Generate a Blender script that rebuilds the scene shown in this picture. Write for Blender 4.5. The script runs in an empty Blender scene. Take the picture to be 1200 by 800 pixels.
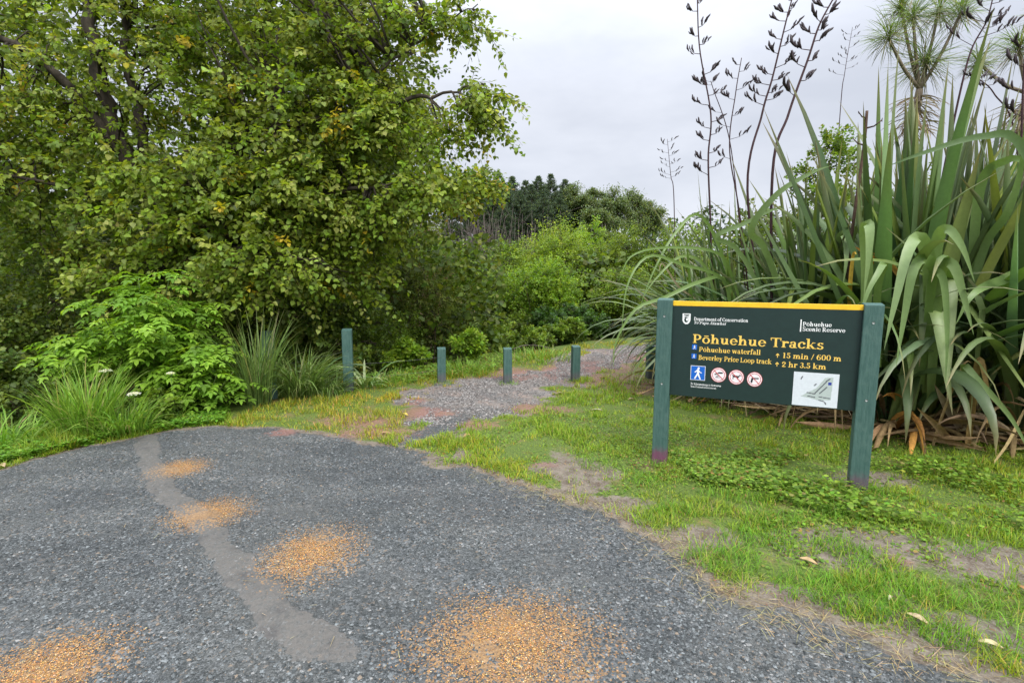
import bpy, math, random
import numpy as np
rng = np.random.default_rng(11)
random.seed(5)
PI = math.pi
scene = bpy.context.scene
COL = bpy.context.collection

# ------------------------------------------------------------------ camera
F = 620.0
CH = 1.55
PITCH = math.atan(83 / F)
cp, sp_ = math.cos(PITCH), math.sin(PITCH)
cam_d = bpy.data.cameras.new('camera')
cam = bpy.data.objects.new('camera', cam_d)
COL.objects.link(cam)
cam_d.sensor_width = 36
cam_d.lens = F / 1200 * 36
cam_d.clip_start = 0.05
cam_d.clip_end = 3000
cam.location = (0, 0, CH)
cam.rotation_euler = (PI / 2 - PITCH, 0, 0)
scene.camera = cam

def ray(px, py):
    a, b = px - 600, -(py - 400)
    return np.array([a, F * cp + b * sp_, -F * sp_ + b * cp])
def at(px, py, d):
    r = ray(px, py)
    return np.array([0, 0, CH]) + r * (d / r[1])
def G(px, py):
    r = ray(px, py)
    return (np.array([0, 0, CH]) + r * (CH / -r[2]))[:2]

# ------------------------------------------------------------------ noise
_T = rng.random((256, 256))
def vnoise(x, y):
    xi, yi = np.floor(x).astype(int), np.floor(y).astype(int)
    fx, fy = x - xi, y - yi
    fx, fy = fx * fx * (3 - 2 * fx), fy * fy * (3 - 2 * fy)
    a = _T[xi % 256, yi % 256]; b = _T[(xi + 1) % 256, yi % 256]
    c = _T[xi % 256, (yi + 1) % 256]; d = _T[(xi + 1) % 256, (yi + 1) % 256]
    return (a * (1 - fx) + b * fx) * (1 - fy) + (c * (1 - fx) + d * fx) * fy
def fbm(x, y, o=4):
    x = np.asarray(x, float); y = np.asarray(y, float)
    s, a, t = 0, 1, 0
    for i in range(o):
        s = s + a * vnoise(x * 2 ** i + 17.3 * i, y * 2 ** i + 9.1 * i); t += a; a *= .5
    return s / t
def sstep(a, b, x):
    t = np.clip((x - a) / (b - a), 0, 1)
    return t * t * (3 - 2 * t)

# vegetation edge (where the bank drops into the gully)
_edge = np.array([G(*p) for p in [(-260, 560), (0, 528), (110, 505), (260, 486), (420, 452), (560, 425), (700, 401)]])
_ex = np.concatenate([[-14], _edge[:, 0], [6, 30]])
_ey = np.concatenate([[_edge[0, 1]], _edge[:, 1], [13.5, 16]])
def ground_z(x, y):
    x = np.asarray(x, float); y = np.asarray(y, float)
    z = (fbm(x * .8 + 5, y * .8 + 3, 3) - .5) * .05 + (fbm(x * 4, y * 4, 3) - .5) * .016
    s = y - np.interp(x, _ex, _ey)
    near = sstep(8, 3, np.abs(x)) * sstep(12, 6, y)
    z = z - sstep(.2, 3.5, s) * .9 * sstep(6, 2.5, x)
    far = np.hypot(x, y)
    z = z + sstep(24, 110, far) * 4.0 + sstep(110, 400, far) * 10 + (fbm(x * .03, y * .03, 3) - .5) * 6 * sstep(40, 150, far)
    return z
def gz(x, y): return float(ground_z(np.array([x]), np.array([y]))[0])

def poly_sd(pts, X, Y):
    pts = np.asarray(pts, float); n = len(pts)
    d = np.full(X.shape, 1e9); ins = np.zeros(X.shape, bool)
    for i in range(n):
        a, b = pts[i], pts[(i + 1) % n]
        e = b - a; wx, wy = X - a[0], Y - a[1]
        t = np.clip((wx * e[0] + wy * e[1]) / (e @ e + 1e-12), 0, 1)
        d = np.minimum(d, np.hypot(wx - e[0] * t, wy - e[1] * t))
        c = ((a[1] > Y) != (b[1] > Y)) & (X < (b[0] - a[0]) * (Y - a[1]) / (b[1] - a[1] + 1e-12) + a[0])
        ins ^= c
    return np.where(ins, -d, d)
def line_d(pts, X, Y, widths):
    best = np.full(X.shape, 1e9)
    for i in range(len(pts) - 1):
        a, b = np.asarray(pts[i]), np.asarray(pts[i + 1]); e = b - a
        wx, wy = X - a[0], Y - a[1]
        t = np.clip((wx * e[0] + wy * e[1]) / (e @ e), 0, 1)
        w = widths[i] * (1 - t) + widths[i + 1] * t
        best = np.minimum(best, np.hypot(wx - e[0] * t, wy - e[1] * t) - w)
    return best

# ------------------------------------------------------------------ object helpers
def tag(o, label=None, cat=None, group=None, kind=None):
    if label: o['label'] = label
    if cat: o['category'] = cat
    if group: o['group'] = group
    if kind: o['kind'] = kind
    return o
def empty(name, loc, rz=0, **k):
    o = bpy.data.objects.new(name, None); COL.objects.link(o)
    o.location = tuple(float(v) for v in loc); o.rotation_euler = (0, 0, rz)
    o.empty_display_size = .1
    return tag(o, **k)
def link(name, me, mat, parent=None, **k):
    me.materials.append(mat)
    o = bpy.data.objects.new(name, me); COL.objects.link(o)
    if parent is not None:
        o.parent = parent
    return tag(o, **k)
def np_mesh(name, V, faces, col=None, smooth=False, extra=None):
    """faces: list of int arrays of shape (n, k)"""
    me = bpy.data.meshes.new(name)
    V = np.ascontiguousarray(V, dtype=np.float32)
    me.vertices.add(len(V)); me.vertices.foreach_set('co', V.ravel())
    faces = [f for f in faces if len(f)]
    loops = np.concatenate([f.ravel() for f in faces]).astype(np.int32)
    tot = np.concatenate([np.full(len(f), f.shape[1]) for f in faces]).astype(np.int32)
    st = np.concatenate([[0], np.cumsum(tot)[:-1]]).astype(np.int32)
    me.loops.add(len(loops)); me.loops.foreach_set('vertex_index', loops)
    me.polygons.add(len(tot)); me.polygons.foreach_set('loop_start', st); me.polygons.foreach_set('loop_total', tot)
    if smooth is True: me.polygons.foreach_set('use_smooth', np.ones(len(tot), bool))
    if smooth == 'flat': me.polygons.foreach_set('use_smooth', np.zeros(len(tot), bool))
    me.update(calc_edges=True)
    def setc(nm, c):
        a = me.color_attributes.new(nm, 'FLOAT_COLOR', 'POINT')
        c4 = np.ones((len(V), 4), np.float32); c4[:, :3] = c
        a.data.foreach_set('color', c4.ravel())
    if col is not None: setc('col', col)
    for k, c in (extra or {}).items(): setc(k, c)
    return me

class Bag:
    """collects geometry for ONE object"""
    def __init__(s): s.V, s.C, s.Fq, s.n, s.flat = [], [], [], 0, False
    def add(s, V, faces, col):
        V = np.asarray(V, float).reshape(-1, 3)
        c = np.asarray(col, float)
        if c.ndim == 1: c = np.tile(c, (len(V), 1))
        s.V.append(V); s.C.append(c)
        for f in faces: s.Fq.append(np.asarray(f, int) + s.n)
        s.n += len(V)
    def build(s, name, mat, parent=None, origin=(0, 0, 0), smooth=False, **k):
        V = np.concatenate(s.V) - np.asarray(origin, float)
        by = {}
        for f in s.Fq: by.setdefault(f.shape[1], []).append(f)
        me = np_mesh(name, V, [np.concatenate(v) for v in by.values()], np.concatenate(s.C), 'flat' if s.flat else smooth)
        o = link(name, me, mat, parent, **k)
        if parent is None: o.location = tuple(float(v) for v in origin)
        return o
def norm(v): return v / (np.linalg.norm(v, axis=-1, keepdims=True) + 1e-9)

def tube(bag, pts, radii, col, k=7, wob=0.0):
    pts = np.asarray(pts, float); radii = np.asarray(radii, float)
    t = norm(np.gradient(pts, axis=0))
    ref = np.array([.31, .87, .2]) if abs(t[0][2]) > .8 else np.array([0, 0, 1.])
    u = norm(np.cross(t, ref)); v = np.cross(t, u)
    a = np.arange(k) * 2 * PI / k
    R = radii[:, None] * (1 + wob * (rng.random((len(pts), k)) - .5))
    ring = pts[:, None] + R[..., None] * (np.cos(a)[None, :, None] * u[:, None] + np.sin(a)[None, :, None] * v[:, None])
    i = np.arange(len(pts) - 1)[:, None] * k; j = np.arange(k)[None]; j2 = (j + 1) % k
    f = np.stack([i + j, i + j2, i + k + j2, i + k + j], -1).reshape(-1, 4)
    caps = [np.arange(k)[None, ::-1], (np.arange(k) + (len(pts) - 1) * k)[None]]
    bag.add(ring.reshape(-1, 3), [f] + caps, col)
def spline(pts, n):
    pts = np.asarray(pts, float)
    P = np.vstack([2 * pts[0] - pts[1], pts, 2 * pts[-1] - pts[-2]])
    out = []
    m = len(pts) - 1
    for s in np.linspace(0, m - 1e-6, n):
        i = int(s); t = s - i
        a, b, c, d = P[i:i + 4]
        out.append(.5 * ((2 * b) + (-a + c) * t + (2 * a - 5 * b + 4 * c - d) * t * t + (-a + 3 * b - 3 * c + d) * t ** 3))
    return np.array(out)

L6 = (np.array([[0, 0, 0], [.42, .2, .05], [.36, .55, .09], [0, 1, -.04], [-.36, .55, .09], [-.42, .2, .05]]), [np.array([[0, 1, 2, 3], [0, 3, 4, 5]])])
LN = (np.array([[0, 0, 0], [.2, .3, .04], [.17, .65, .05], [0, 1, -.06], [-.17, .65, .05], [-.2, .3, .04]]), [np.array([[0, 1, 2, 3], [0, 3, 4, 5]])])
L4 = (np.array([[0, 0, 0], [.32, .45, .06], [0, 1, 0], [-.32, .45, .06]]), [np.array([[0, 1, 2, 3]])])
def leaves(bag, P, D, N, L, C, tmpl, wr=1.0):
    n = len(P)
    D = norm(D); X = norm(np.cross(D, N)); Z = np.cross(X, D)
    T, Fs = tmpl
    L = np.broadcast_to(np.asarray(L, float), (n,))[:, None, None]
    V = P[:, None] + L * (T[None, :, 0:1] * wr * X[:, None] + T[None, :, 1:2] * D[:, None] + T[None, :, 2:3] * Z[:, None])
    k = len(T)
    off = (np.arange(n) * k)[:, None, None]
    bag.add(V.reshape(-1, 3), [(f[None] + off).reshape(-1, f.shape[1]) for f in Fs], np.repeat(C, k, axis=0))
def rand_dir(n):
    return norm(rng.normal(size=(n, 3)))
def pick(pal, n, jit=.18, hue=.08):
    pal = np.asarray(pal, float)
    w = pal[:, 3] / pal[:, 3].sum()
    c = pal[rng.choice(len(pal), n, p=w), :3]
    return c * (1 + jit * rng.normal(size=(n, 1))).clip(.5, 1.7) * (1 + hue * rng.normal(size=(n, 3))).clip(.7, 1.3)
def shoots(bag, O, D, length, nl, L, pal, tmpl=L6, droop=.3, tmin=.2, spread=1.0, hang=.2, upb=.8, wr=1., twig=None, twigcol=(.05, .035, .02), face=(0, -.25, 0), jl=.3):
    S = len(O)
    length = np.broadcast_to(np.asarray(length, float), (S,))
    t = tmin + (1 - tmin) * (np.arange(nl) + .5) / nl
    t = np.broadcast_to(t, (S, nl)) + (rng.random((S, nl)) - .5) * .12
    ln = length[:, None, None]; tt = t[..., None]
    down = np.array([0, 0, -1.])
    P = O[:, None] + D[:, None] * ln * tt + down * droop * ln * tt ** 2
    tang = norm(D[:, None] + down * 2 * droop * tt)
    a = norm(np.cross(tang, np.array([.13, .21, 1.]))); b = np.cross(tang, a)
    ph = np.arange(nl) * 2.4 + rng.random((S, 1)) * 6.3 + rng.normal(size=(S, nl)) * .4
    side = np.cos(ph)[..., None] * a + np.sin(ph)[..., None] * b
    ld = norm(tang * .7 + side * spread + down * hang + rng.normal(size=(S, nl, 3)) * .15)
    nn = norm(np.array([0, 0, upb]) + np.asarray(face) + rng.normal(size=(S, nl, 3)) * .38 + side * .15)
    P = P + side * (np.asarray(L) * .25)
    c0 = pick(pal, S, .12, .04)
    C = c0[:, None] * (1 + .14 * rng.normal(size=(S, nl, 1))).clip(.5, 1.5) * (1 + .05 * rng.normal(size=(S, nl, 3)))
    sz = L * (1 + jl * (rng.random((S, nl)) * 2 - 1))
    leaves(bag, P.reshape(-1, 3), ld.reshape(-1, 3), nn.reshape(-1, 3), sz.ravel(), np.clip(C, .002, 1).reshape(-1, 3), tmpl, wr)
    if twig:
        ts = np.array([0, .5, 1.])[None, :, None]
        Q = O[:, None] + D[:, None] * ln * ts + down * droop * ln * ts ** 2      # S,3,3
        a0 = norm(np.cross(D, np.array([.13, .21, 1.]))); b0 = np.cross(D, a0)
        rr = np.array([1, .7, .3]) * twig
        ring = []
        for q in range(3):
            an = q * 2 * PI / 3
            ring.append(Q + rr[None, :, None] * (math.cos(an) * a0 + math.sin(an) * b0)[:, None])
        V = np.stack(ring, 2)                                                   # S,3seg,3ang,3
        fs = []
        for i in range(2):
            for j in range(3):
                fs.append([i * 3 + j, i * 3 + (j + 1) % 3, (i + 1) * 3 + (j + 1) % 3, (i + 1) * 3 + j])
        fs = np.array(fs)[None] + (np.arange(S) * 9)[:, None, None]
        bag.add(V.reshape(-1, 3), [fs.reshape(-1, 4)], twigcol)
def ribbons(bag, B, az, el, length, width, bend, C, K=6, m=3, fold=.25, t0=0., dt=1., twist=0., tipc=None, prof='strap', azb=0.):
    """many strap leaves at once: el = starting elevation, bend = total fall of the elevation along the leaf"""
    n = len(B)
    A = lambda v: np.broadcast_to(np.asarray(v, float), (n,))[:, None]
    az, el, length, width, bend, t0, dt, twist, azb = map(A, (az, el, length, width, bend, t0, dt, twist, azb))
    t = np.linspace(0, 1, K + 1)[None]
    s = np.clip((t - t0) / dt, 0, 1); s = s ** 1.5 if np.all(t0 == 0) else s * s * (3 - 2 * s)
    th = el - bend * s
    aa = az + azb * t
    tm = (th[:, 1:] + th[:, :-1]) / 2; am = (aa[:, 1:] + aa[:, :-1]) / 2
    ds = length / K
    z0 = np.zeros((n, 1))
    x = np.hstack([z0, np.cumsum(np.cos(tm) * np.cos(am) * ds, 1)])
    y = np.hstack([z0, np.cumsum(np.cos(tm) * np.sin(am) * ds, 1)])
    z = np.hstack([z0, np.cumsum(np.sin(tm) * ds, 1)])
    Q = B[:, None] + np.stack([x, y, z], -1)
    tan = np.stack([np.cos(th) * np.cos(aa), np.cos(th) * np.sin(aa), np.sin(th)], -1)
    sd = np.stack([-np.sin(aa), np.cos(aa), 0 * aa], -1)
    nr = np.cross(sd, tan)
    tw = twist * (0.35 + .65 * t)
    sd2 = sd * np.cos(tw)[..., None] + nr * np.sin(tw)[..., None]
    nr2 = np.cross(sd2, tan)
    if prof == 'strap': w = np.minimum(1, .55 + 1.6 * t) * (1 - np.clip((t - .45) / .55, 0, 1) ** 1.8)
    else: w = (1 - t) ** .7
    w = (w * width)[..., None] * .5
    rib = m == 3
    if m == 3: V = np.stack([Q - sd2 * w + nr2 * w * fold * 2, Q, Q + sd2 * w + nr2 * w * fold * 2], 2)
    else: V = np.stack([Q - sd2 * w, Q + sd2 * w], 2)
    C = np.asarray(C, float)
    cc = np.repeat(np.repeat(C[:, None, None], K + 1, 1), m, 2).copy()
    if m == 3: cc[:, :, 1] *= 1.18; cc[:, :, 0] *= .92
    if tipc is not None:
        f = (np.clip((t - .82) / .18, 0, 1) ** 1.5)[..., None, None] * .8
        cc = cc * (1 - f) + np.asarray(tipc) * f
    i = np.arange(K)[:, None] * m; j = np.arange(m - 1)[None]
    f = np.stack([i + j, i + j + 1, i + m + j + 1, i + m + j], -1).reshape(-1, 4)
    F_ = f[None] + (np.arange(n) * (K + 1) * m)[:, None, None]
    bag.add(V.reshape(-1, 3), [F_.reshape(-1, 4)], cc.reshape(-1, 3))
    return Q

def box(bag, c, s, col=(.5, .5, .5), bev=0.0, rot=None):
    """bevelled box, centre c, size s (chamfered edges)"""
    import bmesh
    bag.flat = True
    bm = bmesh.new(); bmesh.ops.create_cube(bm, size=1)
    for v in bm.verts: v.co = (v.co.x * s[0], v.co.y * s[1], v.co.z * s[2])
    if bev: bmesh.ops.bevel(bm, geom=list(bm.edges), offset=bev, segments=2, affect='EDGES', profile=.6)
    V = np.array([v.co[:] for v in bm.verts]);
    if rot is not None: V = V @ np.asarray(rot).T
    bm.verts.index_update()
    by = {}
    for f in bm.faces: by.setdefault(len(f.verts), []).append([v.index for v in f.verts])
    bag.add(V + np.asarray(c, float), [np.array(q) for q in by.values()], col)
    bm.free()

# ------------------------------------------------------------------ materials
def new_mat(name):
    m = bpy.data.materials.new(name); m.use_nodes = True
    nt = m.node_tree; nt.nodes.clear()
    return m, nt, nt.nodes, nt.links
def N_(nt, t, **k):
    n = nt.nodes.new(t)
    for a, v in k.items(): setattr(n, a, v)
    return n
class NB:
    """tiny node-building helper"""
    def __init__(s, nt): s.nt = nt
    def put(s, inp, v):
        if isinstance(v, bpy.types.NodeSocket): s.nt.links.new(v, inp)
        elif v is not None: inp.default_value = v
    def math(s, op, a, b=None, c=None, clamp=False):
        n = N_(s.nt, 'ShaderNodeMath', operation=op, use_clamp=clamp)
        s.put(n.inputs[0], a); s.put(n.inputs[1], b)
        if c is not None: s.put(n.inputs[2], c)
        return n.outputs[0]
    def mix(s, f, a, b, mode='MIX'):
        n = N_(s.nt, 'ShaderNodeMix', data_type='RGBA', blend_type=mode)
        s.put(n.inputs[0], f)
        for i, v in ((6, a), (7, b)):
            if isinstance(v, tuple) and len(v) == 3: v = (*v, 1)
            s.put(n.inputs[i], v)
        return n.outputs[2]
    def ramp(s, f, lo, hi, a=0., b=1.):
        n = N_(s.nt, 'ShaderNodeMapRange', interpolation_type='SMOOTHSTEP')
        s.put(n.inputs['Value'], f); n.inputs['From Min'].default_value = lo; n.inputs['From Max'].default_value = hi
        n.inputs['To Min'].default_value = a; n.inputs['To Max'].default_value = b
        return n.outputs[0]
    def noise(s, vec, scale, detail=4, rough=.6, col=False):
        n = N_(s.nt, 'ShaderNodeTexNoise'); s.put(n.inputs['Vector'], vec)
        n.inputs['Scale'].default_value = scale; n.inputs['Detail'].default_value = detail; n.inputs['Roughness'].default_value = rough
        return n.outputs['Color' if col else 'Fac']
    def voro(s, vec, scale, feature='F1', rnd=1.):
        n = N_(s.nt, 'ShaderNodeTexVoronoi', feature=feature); s.put(n.inputs['Vector'], vec)
        n.inputs['Scale'].default_value = scale; n.inputs['Randomness'].default_value = rnd
        return n
    def attr(s, name): return N_(s.nt, 'ShaderNodeAttribute', attribute_name=name)
    def sep(s, c):
        n = N_(s.nt, 'ShaderNodeSeparateColor'); s.put(n.inputs[0], c); return n.outputs
    def bump(s, h, strength, dist, nrm=None):
        n = N_(s.nt, 'ShaderNodeBump'); s.put(n.inputs['Height'], h)
        n.inputs['Strength'].default_value = strength; n.inputs['Distance'].default_value = dist
        if nrm is not None: s.put(n.inputs['Normal'], nrm)
        return n.outputs[0]
    def coord(s, k='Object'): return N_(s.nt, 'ShaderNodeTexCoord').outputs[k]

def leaf_mat(name, rough=.5, trans=.35, spec=.4, tint=(1.35, 1.25, .55), vein=0.0):
    m, nt, nd, lk = new_mat(name); b = NB(nt)
    c = b.attr('col').outputs['Color']
    geo = N_(nt, 'ShaderNodeNewGeometry').outputs['Position']
    nz = b.noise(geo, 35, 2)
    k_ = vein or .17
    c1 = b.mix(1., c, b.mix(b.ramp(nz, .3, .7), (1 - k_,) * 3, (1 + k_,) * 3), 'MULTIPLY')
    p = N_(nt, 'ShaderNodeBsdfPrincipled')
    b.put(p.inputs['Base Color'], c1); p.inputs['Roughness'].default_value = rough
    p.inputs['Specular IOR Level'].default_value = spec
    t = N_(nt, 'ShaderNodeBsdfTranslucent')
    b.put(t.inputs['Color'], b.mix(1., c1, tint, 'MULTIPLY'))
    mx = N_(nt, 'ShaderNodeMixShader'); mx.inputs[0].default_value = trans
    lk.new(p.outputs[0], mx.inputs[1]); lk.new(t.outputs[0], mx.inputs[2])
    o = N_(nt, 'ShaderNodeOutputMaterial'); lk.new(mx.outputs[0], o.inputs[0])
    return m
def simple_mat(name, color=None, rough=.6, spec=.3, scale=30, var=.25, bump=.3, bdist=.004, stretch=(1, 1, 1), emis=None):
    """principled with noise variation; colour from the 'col' attribute when color is None"""
    m, nt, nd, lk = new_mat(name); b = NB(nt)
    base = b.attr('col').outputs['Color'] if color is None else (*color, 1)
    mp = N_(nt, 'ShaderNodeMapping'); lk.new(b.coord(), mp.inputs[0]); mp.inputs['Scale'].default_value = stretch
    nz = b.noise(mp.outputs[0], scale, 5, .65)
    c = b.mix(1., base, b.mix(b.ramp(nz, .25, .75), (1 - var,) * 3, (1 + var,) * 3), 'MULTIPLY')
    p = N_(nt, 'ShaderNodeBsdfPrincipled'); b.put(p.inputs['Base Color'], c)
    p.inputs['Roughness'].default_value = rough; p.inputs['Specular IOR Level'].default_value = spec
    if bump: b.put(p.inputs['Normal'], b.bump(nz, bump, bdist))
    o = N_(nt, 'ShaderNodeOutputMaterial'); lk.new(p.outputs[0], o.inputs[0])
    return m
M_leaf = leaf_mat('foliage', .5, .45, .3, (1.45, 1.35, .5))
M_grass = leaf_mat('grass_blades', .55, .4, .3, (1.2, 1.2, .5))
M_flax = leaf_mat('flax_leaf', .42, .22, .45, (1.2, 1.3, .5), .05)
M_dry = leaf_mat('dry_leaf', .7, .2, .2, (1.2, 1.1, .8))
M_bark = simple_mat('bark', None, .85, .2, 14, .45, .8, .02, (1, 1, .3))
M_twig = simple_mat('twig', None, .8, .2, 30, .3, 0)
M_stone = simple_mat('loose_stone', None, .75, .3, 120, .2, 0)
M_pod = simple_mat('seed_pod', None, .5, .4, 60, .3, 0)

def N_pathmask(b):
    y = N_(b.nt, 'ShaderNodeSeparateXYZ'); b.put(y.inputs[0], b.coord('Object'))
    return b.ramp(y.outputs[1], 5.3, 6.6)
def ground_material():
    m, nt, nd, lk = new_mat('earth_gravel_and_turf'); b = NB(nt)
    v = b.coord('Object')
    ga = b.sep(b.attr('ma').outputs['Color']); gb = b.sep(b.attr('mb').outputs['Color'])
    # soil
    n1 = b.noise(v, 9, 6, .65); n2 = b.noise(v, 60, 5, .7); n3 = b.noise(v, 1.2, 4, .6)
    soil = b.mix(b.ramp(n1, .3, .7), (.085, .062, .042), (.2, .165, .125))
    soil = b.mix(b.ramp(n2, .45, .75), soil, (.25, .225, .185))
    soil = b.mix(b.math('MULTIPLY', b.ramp(b.voro(v, 90).outputs['Distance'], .1, .45, .6, 0.), b.ramp(n1, .3, .6)), soil, (.10, .10, .095))
    green = b.mix(b.ramp(n2, .35, .7), (.05, .085, .015), (.14, .19, .03))
    green = b.mix(b.ramp(b.noise(v, 2.3, 5, .7), .52, .7), green, (.16, .13, .05))
    # gravel: chips of voronoi cells, two sizes
    warp = b.mix(.03, v, b.noise(v, 25, 2, .5, col=True))
    vc = b.voro(warp, 72); vs = b.voro(warp, 140)
    r1 = b.sep(vc.outputs['Color']); r2 = b.sep(vs.outputs['Color'])
    g1 = b.mix(b.math('POWER', r1[0], 1.6), (.036, .042, .042), (.185, .196, .198))
    g2 = b.mix(b.math('POWER', r2[0], 1.5), (.038, .043, .042), (.15, .160, .157))
    g1 = b.mix(b.ramp(r1[1], .93, .97), g1, (.27, .275, .27))
    g1 = b.mix(b.ramp(r1[2], .9, .93), g1, (.2, .165, .13))
    sel = b.ramp(b.math('ADD', b.noise(v, 3.5, 4, .7), b.math('MULTIPLY', b.math('SUBTRACT', r2[1], .5), .5)), .40, .62)
    grav = b.mix(sel, g1, g2)
    dust = b.ramp(b.noise(v, 1.1, 6, .7), .38, .72)
    fines = b.mix(b.noise(v, 150, 3, .7), (.060, .062, .059), (.140, .140, .132))
    grav = b.mix(b.math('MULTIPLY', dust, .55), grav, fines)
    grav = b.mix(b.math('MULTIPLY', b.math('MULTIPLY', b.ramp(b.noise(v, 2.6, 5, .7), .35, .65), .8), N_pathmask(b)), grav, b.mix(n2, (.11, .085, .068), (.28, .24, .21)))
    grav = b.mix(1., grav, b.mix(b.ramp(n3, .3, .7), (.84, .85, .88), (1.12, 1.1, 1.08)), 'MULTIPLY')
    grav = b.mix(1., grav, b.mix(N_pathmask(b), (1, 1, 1), (1.75, 1.6, 1.55)), 'MULTIPLY')
    trk = b.noise(b.mix(1., v, (.35, 1.6, 1), 'MULTIPLY'), 1.6, 3, .6)
    grav = b.mix(1., grav, b.mix(b.ramp(trk, .35, .65), (.80, .81, .81), (1.10, 1.09, 1.07)), 'MULTIPLY')
    # orange rust grit
    vo = b.voro(v, 120); ro = b.sep(vo.outputs['Color'])
    org = b.mix(ro[0], (.29, .15, .055), (.50, .29, .11))
    omask = b.ramp(b.math('ADD', gb[0], b.math('MULTIPLY', b.math('SUBTRACT', ro[1], .5), .9)), .50, .60)
    grav2 = b.mix(b.math('MULTIPLY', omask, .6), grav, org)
    # seam: smooth brown-grey patching
    sc = b.mix(b.noise(v, 70, 6, .8), (.065, .060, .054), (.175, .165, .148))
    sc = b.mix(b.ramp(b.noise(v, 5, 5, .7), .45, .75), sc, (.062, .060, .058))
    nzf = b.math('MULTIPLY', b.math('SUBTRACT', b.noise(v, 22, 4, .7), .5), .9)
    smask = b.ramp(b.math('ADD', gb[1], b.math('MULTIPLY', nzf, .5)), .44, .56)
    sc = b.mix(b.math('MULTIPLY', omask, .5), sc, org)
    grav3 = b.mix(b.math('MULTIPLY', smask, b.ramp(r1[1], .3, .85, 1., .5)), grav2, sc)
    # compose
    gm = b.ramp(b.math('ADD', ga[0], nzf), .42, .58)
    em = b.ramp(b.math('ADD', ga[1], nzf), .4, .7)
    base = b.mix(em, soil, green)
    base = b.mix(gm, base, grav3)
    moss = b.mix(b.ramp(n2, .3, .7), (.15, .07, .045), (.30, .16, .14))
    mm = b.ramp(b.math('ADD', ga[2], b.math('MULTIPLY', nzf, 1.9)), .30, .75)
    base = b.mix(b.math('MULTIPLY', mm, .8), base, moss)
    base = b.mix(b.math('MULTIPLY', b.ramp(gb[2], .3, .9), .6), base, soil)
    p = N_(nt, 'ShaderNodeBsdfPrincipled'); b.put(p.inputs['Base Color'], base)
    p.inputs['Roughness'].default_value = .82; p.inputs['Specular IOR Level'].default_value = .3
    hd = b.mix(sel, b.math('ADD', b.math('MULTIPLY', vc.outputs['Distance'], -1.2), r1[2]), b.math('ADD', b.math('MULTIPLY', vs.outputs['Distance'], -.6), b.math('MULTIPLY', r2[2], .5)))
    hh = b.mix(gm, b.math('MULTIPLY', n2, 1.), hd)
    hh = b.mix(b.math('MULTIPLY', smask, gm), hh, b.math('MULTIPLY', b.noise(v, 120, 3, .7), .45))
    b.put(p.inputs['Normal'], b.bump(hh, .9, .008))
    o = N_(nt, 'ShaderNodeOutputMaterial'); lk.new(p.outputs[0], o.inputs[0])
    return m
M_ground = ground_material()

# ------------------------------------------------------------------ the ground sheet
GP = lambda L: np.array([G(*p) for p in L])
CAR = GP([(-700, 640), (-200, 572), (0, 547), (60, 534), (110, 520), (160, 513), (205, 502), (260, 500), (310, 505), (360, 510), (410, 514), (455, 520), (480, 535), (530, 546), (570, 556), (620, 572), (680, 588), (735, 606), (780, 632), (815, 668), (850, 690), (910, 712), (960, 735), (1050, 765), (1150, 795)])
CAR = np.vstack([CAR, [[3.6, .9], [8, .3], [8, -14], [-14, -14], [-14, CAR[0, 1]]]])
PATH = GP([(448, 522), (470, 509), (500, 498), (518, 486), (500, 476), (472, 470), (482, 456), (540, 444), (586, 443), (640, 431), (668, 414), (720, 406), (790, 402), (850, 401), (850, 409), (770, 416), (715, 430), (668, 449), (636, 470), (608, 482), (560, 494), (535, 502), (508, 512), (474, 524)])
SEAM_P = GP([(171, 512), (176, 540), (188, 570), (230, 604), (260, 640), (292, 682), (326, 722), (368, 750), (420, 766)])
SEAM_W = [.085, .08, .085, .075, .065, .085, .10, .10, .03]
ORANGE = [(212, 548, 24, 9), (245, 600, 34, 15), (366, 648, 40, 27), (600, 752, 88, 52), (50, 785, 62, 44)]
ORG = []
for (ox, oy, rx, ry) in ORANGE:
    c = G(ox, oy); ORG.append((c[0], c[1], abs(G(ox + rx, oy)[0] - c[0]), abs(G(ox, oy - ry)[1] - c[1]) * .55 + abs(G(ox, oy + ry)[1] - c[1]) * .45))
MOSSP = [(600, 437, 36, 8), (705, 431, 50, 8), (745, 420, 40, 8), (640, 480, 40, 6), (745, 455, 30, 8), (775, 545, 34, 9), (440, 505, 55, 8), (560, 497, 30, 6), (650, 435, 20, 10), (420, 492, 60, 9), (500, 483, 40, 8), (620, 478, 26, 8), (600, 440, 24, 8), (690, 428, 50, 7), (720, 445, 60, 10), (330, 507, 20, 4), (775, 535, 26, 6), (485, 470, 16, 5), (640, 545, 20, 4), (1050, 655, 20, 8)]
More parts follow.
